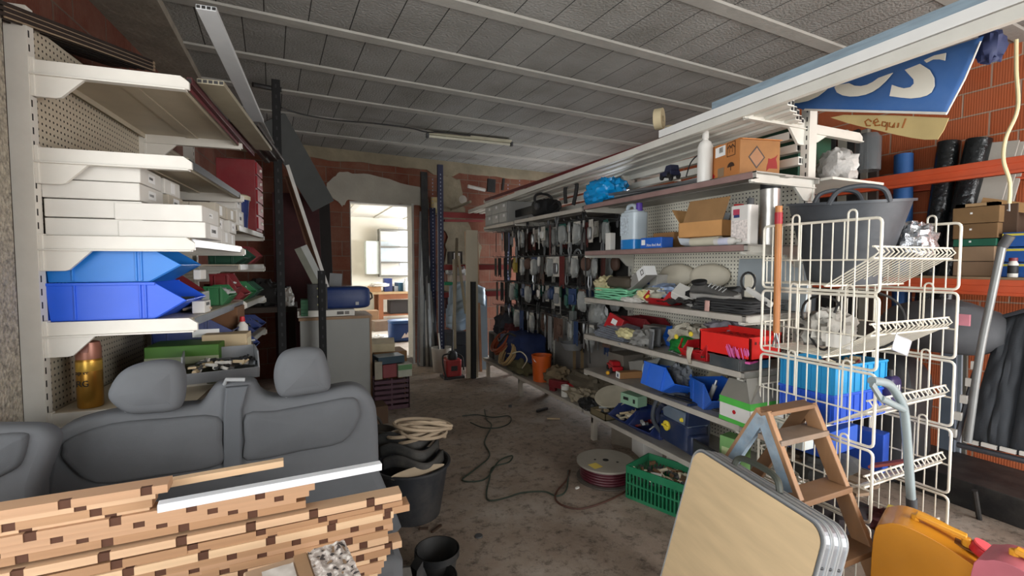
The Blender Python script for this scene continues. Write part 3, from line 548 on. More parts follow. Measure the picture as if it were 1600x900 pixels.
# carton with crumpled tape in front
p=at(480,880,d=1.22)
t=T('taped_carton','worn carton with crumpled silver tape and newsprint in the bottom foreground','carton',(p.x,p.y,0),R(8)); h=p.z-.03
obj('carton_body',G().b2((-.14,-.1,0),(.11,.1,h)),mat('#a98d72',.85,0,.1),t,bev=.004)
def nm():
    m,N,L,b=nodes('newsprint'); tc=N.new('ShaderNodeTexCoord'); n=N.new('ShaderNodeTexNoise'); n.inputs['Scale'].default_value=55; n.inputs['Detail'].default_value=6; L.new(tc.outputs['Object'],n.inputs['Vector']); r=N.new('ShaderNodeValToRGB'); r.color_ramp.interpolation='CONSTANT'; e=r.color_ramp.elements; e[0].position=0; e[0].color=lin('#3e3a3a'); e[1].position=.42; e[1].color=lin('#b5aaa2'); e.new(.55).color=lin('#d9d2cb'); L.new(n.outputs['Fac'],r.inputs['Fac']); L.new(r.outputs['Color'],b.inputs['Base Color']); b.inputs['Roughness'].default_value=.5; return m
NEWS=nm()
obj('newsprint_wrap',G().sheet(lambda u,v:(.015+u*.1,-.1+v*.2,h+.004+.008*noise.noise(Vector((u*7,v*9,1)))),24,30).sheet(lambda u,v:(.112+.006*noise.noise(Vector((u*8,v*8,4))),-.1+v*.2,h-u*.3),24,24),NEWS,t)
obj('newsprint_front',G().sheet(lambda u,v:(.01+u*.102,-.103-.006*abs(noise.noise(Vector((u*8,v*8,9)))),h-v*.3),20,30),NEWS,t)
obj('tape',G().b2((-.02,-.104,h-.1),(.012,.1,h+.002)),mat('#9c7c5c',.4),t)
obj('paper_sheet',G().sheet(lambda u,v:(-.1+u*.075,-.09+v*.16,h+.003+.004*noise.noise(Vector((u*4,v*4,2)))),12,12),mat('#c9c2ba',.8,0,.1,30),t)
obj('crumpled_tape',G().ell((-.13,-.06,h+.0),(.03,.03,.022),1,.7,9,3),mat('#d9d4cc',.4),t)
# ================================================================ right gondola
RG=T('gondola_shelving','long cream metal shop shelving with pegboard along the aisle, loaded with tools and bins','shelving',(2.6,0,0))
UPW=mat('#cfccc2',.4,.1,.06,6,dust=.15)
for y in (1.73,3.22,4.55,5.45):
    g=G()
    for k in range(45):
        for s in (-1,1): g.b2((s*.031-.0008,y-.012,.05+k*.05),(s*.031+.0008,y-.005,.075+k*.05))
    obj('upright',G().b2((-.031,y-.024,0),(.031,y+.024,2.27)),UPW,RG,ex=[(g,DBLK)])
obj('back_panel',G().b2((-.012,1.755,.2),(.008,3.195,1.9)),PEGR,RG)
obj('shaded_gap_panel',G().b2((-.012,3.245,.75),(.008,5.425,1.87)),mat('#262422',.8,0,.3,6),RG)  # shade of the space behind the hooks is put into this panel's colour
obj('lower_back_panel',G().b2((-.012,3.245,.2),(.008,5.425,.75)),mat('#85807a',.6,0,.08),RG)
RZL=[.57,.855,1.15,1.52]
GRS=mat('#a7a29a',.5,.2,.12,7,dust=.4,dcol='#6d665d'); RR=mat('#8b706b',.5,0,.15,9); RW=mat('#bdb6ab',.5,.2,.1,9,dust=.3)
def rshelf(y0,y1,z,L,lip,br=()):
    shelf(RG,y0,y1,z,L,-1,lip,GRS)
    for y in br: bracket(RG,y,z-.002,L-.005,UPW,-1,.12,.045)
for z,lip in zip(RZL,(RW,RW,RW,RR)): rshelf(1.70,3.2,z,.5,lip,(1.74,3.2))
rshelf(1.66,3.22,1.885,.5,RR,(1.7,3.2)); rshelf(3.23,4.55,1.875,.5,RW,(4.54,)); rshelf(4.56,5.45,1.87,.5,RW,(5.44,))
rshelf(1.75,3.2,.24,.5,RW); rshelf(3.21,4.55,.24,.5,RW); rshelf(4.56,5.5,.24,.5,RW)
for y in (1.8,3.12,4.5,5.44): obj('foot',G().b2((-.47,y-.02,0),(-.43,y+.02,.205)).b2((-.47,y-.015,.14),(0,y+.015,.204)),mat('#b5ada0',.5,.1,.1,9,dust=.3),RG,bev=.002)
for y in (1.74,3.21,4.54,5.44): bracket(RG,y,2.215,.5,UPW,-1,.14,.05)
bracket(RG,1.74,2.2,.5,UPW,1,.1,.05); bracket(RG,3.21,2.2,.5,UPW,1,.1,.05)
obj('price_rail',G().b2((-.506,1.7,2.178),(-.5,5.4,2.21)),RAILR,RG)
obj('end_panel',G().b2((-.72,5.47,0),(-.57,5.50,1.83)),mat('#b3a893',.7,0,.06,4),RG)
# long profiles lying on the top brackets
PW=mat('#d9d6cc',.4,.05,.05,9,dust=.12)
gp='white profiles lying on top of the right shelving'
a=at(1640,3,x=2.1); b_=at(733,331,x=2.1)
def lng(label,dx,dz,w,h,m=PW,a=a,b_=b_,group=gp,y0=None,y1=None):
    p=a.copy(); q=b_.copy(); p+=Vector((dx,0,dz)); q+=Vector((dx,0,dz)); d=(q-p)
    if y0 is not None: p=p+d*((y0-p.y)/d.y)
    if y1 is not None: q=p+d*((y1-p.y)/d.y)
    return hollow_profile(label,p,q,w,h,m,group,'long_profile',2)
lng('cream square profile along the aisle edge on top of the right shelving',0,.0,.03,.045)
lng('bright white flat profile lying on the cream square profile',.014,.05,.06,.045,mat('#e9e8e4',.3,.05,.03),y1=2.35)
lng('bluish grey plastic profile on the far side of the bright white one',.03,.098,.06,.04,mat('#8fa1ad',.35,.1,.15,9,stretch=(1,1,8)),y1=1.95)
for i in range(5): lng('white channel profile on the top brackets, number %s in from the aisle'%['one','two','three','four','five'][i],.09+.078*i,.0-.006*(i%2),.05,.03,y0=1.55+.04*i)
p=at(650,334,x=2.2)
one('thin_pipe',G().tube([at(694,332,x=2.05),at(735,315,x=2.1)],.018,10),mat('#a39a86',.6,0,.1),'short pale pipe sticking out from the far end of the right top shelf','pipe')
# ---------------------------------------------------------------- makers
def bottle(label,loc,r,h,m,capm,name='bottle',cat='bottle',neck=.35,lab=None,rz=0,rot=None,hh=None,shape=1.,liq=None):
    t=T(name,label,cat,loc,rz,rot=rot); sh=h*.82
    obj('bottle_body',G().lathe([(0,0),(r*.93,0),(r,h*.03),(r,sh*.85),(r*.75,sh*.95),(r*neck,sh),(r*neck,sh+h*.05),(0,sh+h*.05)],24,sy=shape),m,t)
    obj('cap',G().lathe([(0,sh+h*.02),(r*neck*1.25,sh+h*.02),(r*neck*1.2,h),(0,h)],16),capm,t)
    if lab: obj('paper_label',G().lathe([(r*1.004,h*.2),(r*1.012,h*.205),(r*1.012,h*.6),(r*1.004,h*.605)],24,sy=shape),lab,t)
    return t
def crumple(label,c,h,m,name='plastic_bag',cat='bag',amp=.5,fr=7,seed=1,e=.9,rz=0,n=28,group=None):
    return one(name,G().ell((0,0,h[2]),h,e,amp,fr,seed,n,flat=-h[2]*.75),m,label,cat,(c[0],c[1],c[2]-h[2]*.25),(0,0,rz),group)
def onz(px,py,z,dx=0,dy=0): p=at(px,py,z=z); return Vector((p.x+dx,p.y+dy,z))
def hand_bar(*a): pass
# ---------------------------------------------------------------- top tier, z 1.885
Z=1.886
t=T('drawer_organiser','pale grey small parts drawer box at the far end of the upper shelf','organiser',(2.32,5.1,1.872)); 
obj('cabinet_body',G().b2((-.2,-.34,0),(.2,.34,.24)),mat('#8f8f8b',.5,0,.06,8),t,bev=.004)
for i in range(3):
    for j in range(2): d=obj('drawer',G().b2((-.212,-.32+i*.215,.015+j*.11),(-.2,-.115+i*.215,.115+j*.11)),mat('#a3a39e',.45,0,.06),t,bev=.002); obj('drawer_tag',G().b2((-.2135,-.28+i*.215,.07+j*.11),(-.212,-.23+i*.215,.1+j*.11)),LABELM,d)
c=at(800,335,x=2.3)
t=T('chainsaw','black chainsaw with its bar pointing along the shelf beside the drawer box','chainsaw',(2.25,4.25,1.88),R(4))
obj('motor_body',G().ell((0,-.1,.09),(.1,.15,.085),.5,.12,5,3).b2((-.07,-.24,.02),(.07,.02,.12)),DBLK,t)
obj('guide_bar',G().prism([(.02,.12),(.5,.10),(.54,.085),(.55,.06),(.54,.035),(.5,.02),(.02,.03)],.006,RZ(PI/2)@TR(0,-.0,.03),'y',0),mat('#1b1b1c',.5,.3),t)
obj('handle',G().tube(smooth_path([(-.08,-.08,.05),(-.1,-.06,.2),(0,-.05,.24),(.1,-.06,.2),(.08,-.08,.05)]),.013,8),BLK,t)
obj('rear_handle',G().tube(smooth_path([(0,-.22,.1),(0,-.32,.13),(0,-.36,.07),(0,-.24,.03)]),.014,8),BLK,t)
g=G().lathe([(0,0),(.035,0),(.035,.02),(0,.02)],12,(0,0,0),TR(-.1,-.12,.1)@RY(-PI/2)); obj('starter_cover',g,DGREY,t)
one('black_strap_handle',G().tube(smooth_path([at(884,318,x=2.3),at(884,292,x=2.3),at(900,286,x=2.3),at(900,300,x=2.3),at(896,320,x=2.3)]),.018,8),BLK,'black looped handle standing behind the blue bag','handle')
crumple('crinkled bright blue plastic bag on the upper shelf',(2.24,3.12,1.89),(.13,.2,.115),mat('#0f8fd0',.25,0,.12,12,bump=.6,bscale=16),amp=.28,fr=8,seed=4,e=.85,n=44)
random.seed(9)
for i in range(8):
    p=Vector((2.14+.028*i,3.0-.03*i,1.895+.016*((i*3)%4))); q=Vector((2.17+.03*i,1.95+.08*(i%3),1.893+.018*((i*5)%4)))
    hollow_profile('grey metal bar, %s from the edge in the pile on the upper shelf'%['one','two','three','four','five','six','seven','eight'][i],p,q,.024,.018,[DSTEEL,STEEL,GREY,LGREY][i%4],'grey bars piled on the upper shelf','metal_bar',1)
c=at(1042,276,x=2.18)
t=T('toy_truck','small dark navy plastic truck shape lying on the grey bars','toy',(2.17,2.34,1.955),R(80)); obj('toy_body',G().b2((-.06,-.035,.02),(.06,.035,.05)).prism([(-.06,.05),(.02,.05),(.0,.085),(-.05,.085)],.06,None,'y',-.03),mat('#22263f',.45),t,bev=.004)
for x in (-.04,.04):
    for y in (-.036,.03): obj('wheel',G().lathe([(0,0),(.02,0),(.02,.01),(0,.01)],14,(0,0,0),TR(x,y,.02)@RX(PI/2)@TR(0,0,-.005)),BLK,t)
one('wire_loop',G().tube(smooth_path([(2.17,2.2,1.95),(2.16,2.15,2.03),(2.18,2.1,2.06),(2.2,2.13,1.97)]),.004),BLK,'thin black wire loop sticking up beside the toy truck','wire')
bottle('tall white plastic bottle standing beside the stained carton on the upper shelf',(2.16,2.045,Z),.042,.3,mat('#e2dfd8',.35,0,.03),PAPER)
BC=mat('#b9773f',.8,0,.1,6); BC2=mat('#8f6236',.8,0,.25,5,bump=.1,dust=.3,dcol='#5a3a22')
t=T('stained_carton','stained shipping carton with white label and red diamond on the upper shelf','carton',(2.29,1.90,Z),R(-14))
obj('carton_body',G().b2((-.12,-.14,0),(.12,.14,.2)),BC,t,bev=.003); obj('stained_side',G().b2((-.1195,-.1415,.001),(.1195,-.14,.199)),BC2,t)
obj('lid_flap',G().b2((-.12,-.145,.2),(.12,-.04,.203),RX(R(4))).b2((-.12,.03,.199),(.12,.14,.204)),BC,t)
def xlab(nm,y0,y1,z0,z1,m,par=t,x=-.1212): return obj(nm,G().b2((x-.0008,y0,z0),(x,y1,z1)),m,par)
xlab('address_label',-.02,.07,.135,.19,LABELM); l2=xlab('print_block',.0,.035,.155,.185,mat('#8a7b66'))
for yy in (-.082,-.056): 
    text('arrow_mark','↑',.06,mat('#3a2416'),t,(-.1222,yy,.155),(PI/2,0,-PI/2))
obj('arrow_frame',G().b2((-.1225,-.105,.12),(-.1215,-.102,.19)).b2((-.1225,-.038,.12),(-.1215,-.035,.19)).b2((-.1225,-.105,.19),(-.1215,-.035,.193)).b2((-.1225,-.105,.118),(-.1215,-.035,.121)),mat('#3a2416'),t)
obj('umbrella_mark',G().prism([(-.03+.03*math.cos(a_)*1-.0-.04,.06+.025*math.sin(a_)) for a_ in [PI*k/8 for k in range(9)]],.001,None,'x',-.1225).b2((-.1225,-.072,.04),(-.1215,-.068,.065)),mat('#3a2416'),t)
obj('red_diamond',G().prism([(.1,.01),(.13,.035),(.1,.06),(.07,.035)],.001,None,'x',-.1225),RED,t)
xlab('barcode_block',-.01,.045,.02,.07,mat('#8b7359'))
obj('hazard_diamond',G().prism([(-.07,.1),(-.02,.16),(.03,.1),(-.02,.04)],.001,None,'y',-.1425),mat('#8a5c36'),t,ex=[(G().prism([(-.07,.1),(-.02,.16),(.03,.1),(-.02,.04),(-.07,.1),(-.062,.1),(-.02,.05),(.022,.1),(-.02,.15),(-.062,.1)],.0012,None,'y',-.1428),mat('#2b1a10'))])
obj('red_print',G().prism(jag([(.04,.03),(.1,.05),(.105,.12),(.05,.09)],.008,3),.001,None,'y',-.1425),mat('#7d1c16',.8),t)
# ---------------------------------------------------------------- shelf z 1.52
Z=1.521
carton('box','narrow white box squeezed beside the blue liquid canister','box',(2.15,2.93,Z),(.05,.06,.13),0,PAPER)
t=T('liquid_canister','clear canister half filled with blue liquid and purple cap on the shelf','canister',(2.2,2.72,Z))
LIQ=mat('#2a7fc6',.2,0,.05); CAN=mat('#c3cfd6',.25,0,.04,8)
obj('canister_body',G().rbox((0,0,.165),(.13,.17,.2),.03).rbox((0,0,.27),(.11,.13,.02),.03),CAN,t,bev=.008,smooth=True); obj('blue_liquid',G().rbox((0,0,.035),(.131,.171,.07),.03),LIQ,t,smooth=True)
obj('handle',G().tube(smooth_path([(0,.07,.25),(0,.065,.31),(0,.0,.315),(0,-.02,.27)]),.014,8),CAN,t); obj('cap',G().lathe([(0,.27),(.024,.27),(.022,.325),(0,.327)],16,(0,-.055,0)),mat('#5a3aa0',.4),t)
obj('paper_label',G().b2((-.0675,-.02,.1),(-.066,.07,.24)),mat('#b9c4cc',.6,0,.35,60),t)
bb=carton('blue_box','flat bright blue printed box lying at the shelf edge by the canister','box',(2.16,2.44,Z),(.1,.2,.07),0,BLUE,lab=[('-x',.07,.04,.035,.035,LABELM)])
text('lettering','Xtra find Anil',.025,LABELM,bb,(-.0515,-.03,.02),(PI/2,0,-PI/2))
carton('carton','brown carton behind the flat blue box','carton',(2.35,2.5,Z),(.16,.2,.11),0,CARD)
t=T('tool_pouch','blue and white padded pouch standing behind the open carton','pouch',(2.33,2.22,Z),R(15)); obj('pouch_body',G().ell((0,0,.12),(.07,.12,.11),.5,.2,5,6),mat('#1d4f9e',.6,0,.15),t); obj('pouch_flap',G().ell((-.02,.02,.07),(.07,.1,.06),.5,.2,5,2),mat('#cfd3d6',.5),t); obj('pouch_top',G().b2((-.06,-.11,.19),(.05,.02,.235),RX(R(12))),mat('#a7adb3',.5),t,bev=.005)
t=T('open_carton','open tan carton with its flap raised on the shelf above the shoes','carton',(2.25,2.07,Z+.055),R(6))
g=G(); w=.004; g.b2((-.11,-.15,0),(.11,.15,w)); g.b2((-.11,-.15,0),(-.106,.15,.09)); g.b2((.106,-.15,0),(.11,.15,.09)); g.b2((-.11,-.15,0),(.11,-.146,.09)); g.b2((-.11,.146,0),(.11,.15,.09)); obj('carton_body',g,mat('#c08d56',.8,0,.08),t)
obj('flap',G().b2((-.002,-.15,0),(.002,.12,.15),TR(-.108,0,.086)@RY(R(25))),mat('#96724a',.8,0,.12),t); obj('flap',G().b2((-.1,-.002,0),(.1,.002,.11),TR(0,.148,.086)@RX(R(-35))),mat('#a9804f',.8,0,.12),t)
one('white_tube_roll',G().tube([(2.17,2.14,Z+.028),(2.17,1.93,Z+.028)],.027,18),mat('#c9c3ae',.5,0,.05),'pale cylinder lying under the open tan carton','tube')
bottle('small white bottle lying on its side at the shelf edge under the open carton',(2.13,1.93,Z+.021),.021,.16,PAPER,PAPER,rot=(PI/2,0,0),lab=mat('#c9cbdc',.5))
t=T('solvent_can','white rectangular solvent can with red and grey caps on the shelf','can',(2.19,1.795,Z))
obj('can_body',G().rbox((0,0,.105),(.075,.12,.21),.012),mat('#dcd8d2',.4,.1,.05),t,bev=.003); obj('cap',G().lathe([(0,.21),(.018,.21),(.017,.245),(0,.247)],14,(0,-.035,0)),DGREY,t); obj('red_cap',G().b2((-.02,.02,.208),(.02,.055,.222)),RED,t,bev=.003)
obj('printed_label',G().b2((-.0395,-.05,.02),(-.038,.05,.13)),mat('#d9cfc9',.6,0,.3,90),t); obj('red_patch',G().b2((-.0395,.0,.16),(-.038,.04,.19)),mat('#b0425a',.5),t,ex=[(G().b2((-.0398,.0,.145),(-.038,.035,.16)),NAVY)])
t=T('foil_tube_can','tall foil wrapped cylinder with black top band beside the cream post','can',(2.34,1.76,Z)); obj('foil_tube',G().lathe([(0,0),(.05,0),(.05,.36),(0,.36)],24),mat('#b8b4ae',.3,.6,.12,26),t); obj('black_band',G().lathe([(0,.30),(.0505,.30),(.0505,.362),(0,.363)],24),BLK,t)
# ---------------------------------------------------------------- shelf z 1.15 : cloths, bags and shoes
Z=1.151
for i in range(5):
    one('green_cloth',G().sheet(lambda u,v,i=i:(2.14+.2*u,2.72+.4*v,Z+.006+i*.017+.012*math.sin(u*5+v*7+i)*(u*(1-u)*4)+.01*noise.noise(Vector((u*3,v*4,i)))),14,18),mat('#7fc9a0',.85,0,.1,7) if i<4 else mat('#86d3a6',.85,0,.1,7),'mint green folded cloth, %s in the stack on the shelf'%['lowest','second','third','fourth','topmost'][i],'cloth',group='mint green cloths',solid=.012)
one('brown_pouch',G().ell((0,0,.045),(.09,.15,.045),.5,.15,5,2),mat('#4d4438',.7,0,.15,8,bump=.2),'brown zipped pouch lying on the mint green cloths','pouch',(2.24,2.86,Z+.085))
crumple('cream rag heap beyond the brown pouch',(2.22,3.07,Z+.06),(.08,.1,.06),mat('#cfc49a',.9,0,.15),'rag','rag',.5,9,2)
t=carton('white_box','long grey and white tilted box with square logo on the cloth shelf','box',(2.22,2.66,Z+.12),(.09,.3,.075),R(0),mat('#8e8b86',.7,0,.1),rot=(R(-28),0,R(-8)),lab=[('-y',0,.037,.088,.07,LABELM)])
obj('white_end',G().b2((-.0465,-.151,.001),(-.045,-.05,.074)),LABELM,t); obj('logo_frame',G().b2((-.048,-.135,.02),(-.0468,-.1,.026)).b2((-.048,-.135,.05),(-.0468,-.1,.056)).b2((-.048,-.135,.02),(-.0468,-.129,.056)).b2((-.048,-.106,.02),(-.0468,-.1,.056)),mat('#55504a'),t)
carton('white_box','white printed box flat behind the tilted grey one','box',(2.42,2.8,Z),(.12,.26,.19),R(4),PAPER,lab=[('-x',.0,.14,.12,.05,mat('#4b5a9a',.6))])
crumple('clear bag with blue print lying behind the red bin',(2.33,2.5,Z),(.11,.17,.07),mat('#8fa0bd',.3,0,.4,12,bump=.5),amp=.4,seed=6)
crumple('clear bag of pale gloves beside the red bin',(2.24,2.55,Z),(.09,.14,.055),mat('#c9c7b6',.35,0,.25,14,bump=.5),amp=.45,seed=8)
crumple('yellowish glove pack peeping from the clear bag',(2.19,2.58,Z+.01),(.04,.07,.045),mat('#d8cf96',.6,0,.15,12),'glove_pack','gloves',.4,8,3)
crumple('white glove lying along the shelf edge left of the red bin',(2.14,2.66,Z-.003),(.035,.11,.02),mat('#d8d5cd',.8),'work_glove','glove',.4,8,5)
b=bin_('small red bin with yellow dot and white ticket at the edge of the cloth shelf',(2.2,2.42,Z),.16,.2,.085,PI,RED,card=True,nose=.06); obj('yellow_dot',G().lathe([(0,0),(.016,0),(.016,.001),(0,.0012)],12,(0,0,0),TR(.074,-.06,.05)@RY(PI/2-.7)),YEL,b)
t=carton('white_box','white box with black hexagon emblem leaning beside the shoes','box',(2.27,2.22,Z+.03),(.1,.26,.055),R(8),PAPER,rot=(R(28),R(-35),R(8)))
obj('hexagon_emblem',G().prism([(-.06,0),(-.045,.03),(.045,.03),(.06,0),(.045,-.03),(-.045,-.03)],.001,TR(0,0,.0556)@RZ(PI/2),'z'),BLK,t)
one('crinkled_wrap',G().sheet(lambda u,v:(2.13+.16*u,2.1+.3*v,Z+.03+.03*noise.noise(Vector((u*5,v*6,3)))+.02*u),14,18),BLK,'black shiny folder sheet at the shelf edge in front of the shoes','folder',solid=.01)
def shoe(label,loc,rz,m,sole,rot=None):
    t=T('sneaker',label,'shoe',loc,rz,rot=rot); g=G(); g.sm=True; secs=[(-.14,.03,.075,.035),(-.12,.036,.095,.03),(-.07,.038,.1,.03),(-.02,.04,.085,.03),(.03,.044,.065,.03),(.08,.046,.05,.028),(.12,.04,.042,.026),(.145,.022,.03,.022)]; n=12; vs=[]
    for x,w_,h_,z0 in secs: vs+=[(x,math.cos(2*PI*k/n)*w_*(1 if math.sin(2*PI*k/n)<.3 else .7),z0+ (h_-z0)*.5*(1+math.sin(2*PI*k/n))) for k in range(n)]
    fs=[(i*n+k,i*n+(k+1)%n,(i+1)*n+(k+1)%n,(i+1)*n+k) for i in range(len(secs)-1) for k in range(n)]+[tuple(range(n)),tuple(range((len(secs)-1)*n,len(secs)*n))]; g.add(vs,fs); obj('upper',g,m,t,sub=1)
    op=[]; obj('sole',G().prism(dens([(-.145,-.028),(-.05,-.032),(.06,-.048),(.13,-.03),(.152,0),(.13,.032),(.06,.046),(-.05,.034),(-.145,.03)],3),.034,None,'z',0),sole,t,bev=.006)
    obj('ankle_opening',G().lathe([(.0,0),(.03,0),(.034,.01),(.034,.02)],16,(-.085,0,.088),sx=1.4),BLK,t)
    for k in range(5): obj('lace',G().tube([(-.02+.02*k,-.026,.083-.0075*k),(-.012+.02*k,0,.094-.0085*k),(-.02+.02*k,.026,.083-.0075*k)],.0035,6),LGREY,t)
    return t
shoe('grey and black running shoe lying on the dark folded cloths',(2.24,2.02,Z+.065),R(-80),mat('#4d4b48',.85,0,.25,14,bump=.3),mat('#9a9690',.7),rot=(R(20),R(0),R(-75)))
shoe('black running shoe behind the grey one, toe up',(2.37,2.13,Z+.05),R(-60),BLK,DGREY,rot=(R(10),R(-20),R(-50)))
for i in range(5): one('dark_cloth',G().sheet(lambda u,v,i=i:(2.13+.3*u,1.74+.36*v-.01*i,Z+.008+i*.014+.007*noise.noise(Vector((u*4,v*5,i+9)))),12,14),[mat('#2b2b2c',.85,0,.15,9),mat('#343434',.85,0,.15,9)][i%2],'dark grey folded cloth, %s in the pile under the shoes'%['lowest','second','third','fourth','topmost'][i],'cloth',group='dark folded cloths',solid=.011)
one('pink_tag',G().sheet(lambda u,v:(2.118-.004*v,1.95+.035*u,Z+.06-.07*v),3,6),mat('#c79d93',.7),'small pinkish tag hanging over the shelf lip by the dark cloths','tag',solid=.001)
t=T('door_lock','white door handle set with dark ring on the cloth shelf by the wire baskets','lock',(2.3,1.84,Z+.08),0); obj('lock_plate',G().b2((-.01,-.03,0),(.01,.03,.13)),mat('#d0c9b8',.5),t,bev=.006); obj('ring',G().tube([(-.015,.045*math.cos(a_),.09+.05*math.sin(a_)) for a_ in [2*PI*k/16 for k in range(16)]],.006,8,True),BLK,t); obj('lever',G().bar((-.02,0,.05),(-.03,-.16,-.03),.02,.03),PAPER,t,bev=.004)
for y,l in ((2.32,'pale oval plastic cover leaning on the pegboard, nearer one'),(2.62,'pale oval plastic cover leaning on the pegboard behind the tilted box')): one('oval_cover',G().lathe([(0,0),(.06,.0),(.075,-.008),(.08,-.02)],24,sx=1,sy=1.7),mat('#c6bda9',.6,0,.08),l,'cover',(2.5,y,Z+.19),(0,R(-82),R(20)),solid=.004)
one('metal_plate',G().b2((-.01,-.3,0),(.0,.16,.30)),mat('#b9c2c6',.4,.3,.05),'pale blue grey metal plate leaning at the back of the cloth shelf','plate',(2.55,1.98,Z),(0,R(6),0),bev=.003)
# ---------------------------------------------------------------- back channels of the upper tier
for i,(z,x) in enumerate(((1.99,2.56),(2.07,2.585),(2.14,2.56))): hollow_profile('white channel standing on edge behind the upper shelf, %s'%['lowest of three','middle of three','topmost of three'][i],(x,1.74+.03*i,z),(x,5.3,z),.05,.045,PW,gp,'long_profile',2)
# ---------------------------------------------------------------- shelf z .855
Z=.856
t0=None
for i in range(7):
    one('flat_packet',G().box((0,0,.006),(.12,.36,.011)),mat('#7d828c',.35,.1,.25,22,dust=.2),'grey shiny flat packet, %s in the leaning stack on the shelf'%['lowest','second','third','fourth','fifth','sixth','topmost'][i],'packet',(2.17+.012*i,2.9+.01*((i*3)%4),Z+.004+.013*i),(R(3),R(-14),R(-6+3*(i%3))),'grey flat packets')
carton('red_box','bright red box with white ticket tilted on the packets','box',(2.24,3.0,Z+.03),(.1,.15,.13),R(20),RED,lab=[('-x',0,.08,.05,.04,LABELM)],rot=(R(20),R(14),R(18)))
bin_('long dark red bin lying behind the tilted red box',(2.42,2.82,Z),.4,.18,.15,-PI/2,DRED,card=False)
bin_('blue and white small box bin behind the grey curved bracket',(2.33,2.42,Z),.12,.14,.13,PI,BLUE,name='small_bin',nose=.05)
crumple('yellow and cream parcel lying on the flat packets',(2.15,2.72,Z+.03),(.05,.1,.04),mat('#d8cf9b',.6,0,.2,14),'parcel','parcel',.3,6,5)
crumple('grey bundle of straps beside the yellow parcel',(2.19,2.58,Z),(.08,.12,.055),mat('#8b8a86',.7,0,.35,16,bump=.4),'strap_bundle','straps',.5,9,7)
carton('grey_box','flat grey box behind the yellow parcel','box',(2.36,2.62,Z),(.12,.2,.12),R(12),mat('#77726c',.8,0,.1))
t=T('gutter_bracket','dark grey curved gutter elbow standing at the shelf edge','gutter part',(2.16,2.4,Z),R(20))
obj('elbow',G().sheet(lambda u,v:(.06*math.cos(PI*.1+u*PI*.85)+.02*v,.055*math.sin(PI*.1+u*PI*.85)*1.2,.005+.13*v),14,6),mat('#55575a',.45,.1,.1),t,solid=.006); obj('rim',G().sheet(lambda u,v:(.064*math.cos(PI*.1+u*PI*.85)+.02,.059*math.sin(PI*.1+u*PI*.85)*1.2,.115+.02*v),14,2),GREY,t,solid=.01)
crumple('green and yellow plastic pack on the shelf right of the curved elbow',(2.2,2.22,Z),(.06,.1,.06),mat('#1f7a35',.4,0,.4,12),'seed_pack','pack',.35,7,3)
crumple('clear bag with red and white print behind the green pack',(2.3,2.27,Z),(.1,.15,.1),mat('#b9b2a0',.35,0,.35,13,bump=.5),amp=.4,seed=12)
crumple('clear bag with violet print at the back behind the big red tray',(2.42,2.1,Z),(.1,.2,.11),mat('#aaa6ae',.35,0,.3,13,bump=.5),amp=.35,seed=15)
for k,(px,py) in enumerate(((1057,526),(1080,522))): one('yellow_flower_tag',G().lathe([(0,0),(.016,0),(.014,.006),(0,.008)],12),YEL,'yellow round tag on the green pack, %s one'%['nearer the elbow','nearer the red tray'][k],'tag',at(px,py,x=2.14),(0,-PI/2,0))
t=T('tool_tray','large bright red tool tray with rows of holes at the shelf edge','tool tray',(2.27,1.86,Z+.055),0)
RB=mat('#e02a24',.4,0,.06,7)
g=G().b2((-.14,-.17,0),(.1,.17,.01)).b2((-.14,-.17,0),(-.13,.17,.12)).b2((.09,-.17,0),(.1,.17,.14)).b2((-.14,.16,0),(.1,.17,.13)).b2((-.14,-.17,0),(.1,-.16,.125)); g.b2((-.02,-.16,.09),(.1,.16,.105))
h=G()
for i in range(6):
    h.b2((-.11+.034*i,-.1712,.085),(-.095+.034*i,-.1695,.1))
    for x in (.01,.06): h.lathe([(0,.105),(.011,.105),(.011,.1062),(0,.1062)],10,(x,-.13+i*.052,0))
obj('tray_body',g,RB,t,bev=.003,ex=[(h,DRED)])
b=bin_('small red bin with tags hanging out, in front of the big red tray',(2.16,2.05,Z),.15,.15,.1,PI,RED,card=False,nose=.07); junk(b,0,0,.03,.09,.1,14,33,[RED,BEIGE,DGREEN,PAPER])
bin_('second small red bin wedged beside the big red tray',(2.2,2.14,Z),.15,.13,.1,PI+.3,mat('#c91d1d',.45,0,.1),card=False,nose=.07)
one('paper_tag',G().sheet(lambda u,v:(-.012*math.sin(v*3),.05*(u-.5)*(1-.6*v),-.1*v),4,8),mat('#b5ab9a',.8,0,.15,30),'beige torn tag hanging from the small red bin over the lip','tag',(2.09,2.06,Z+.075),solid=.0015)
t=T('spanner','grey ring spanner poking over the shelf lip','spanner',(2.12,2.2,Z+.012),R(70)); obj('shaft',G().b2((-.06,-.007,-.003),(.05,.007,.003)),STEEL,t,bev=.001); obj('ring_end',G().tube([(.062+.014*math.cos(a_),.014*math.sin(a_),0) for a_ in [2*PI*k/14 for k in range(14)]],.0055,8,True),STEEL,t)
t=T('clear_tub','dark translucent plastic tub with ribbed edge in front of the red tray','tub',(2.17,1.82,Z),0)
g=G().rbox((0,0,.004),(.15,.2,.008),.02); 
for s in (-1,1): g.b2((s*.075-.002,-.095,0),(s*.075+.002,.095,.06)).b2((-.075,s*.1-.002,0),(.075,s*.1+.002,.06))
obj('tub_body',g,mat('#3d4347',.35,0,.12,9,dust=.25),t,bev=.002); obj('rim',G().tube([(-.078,-.103,.06),(.078,-.103,.06),(.078,.103,.06),(-.078,.103,.06)],.004,6,True),DGREY,t)
t=T('brush','pink bristled brush head lying in the dark tub','brush',(2.17,1.77,Z+.05),R(15)); g=G(); rnd=random.Random(2)
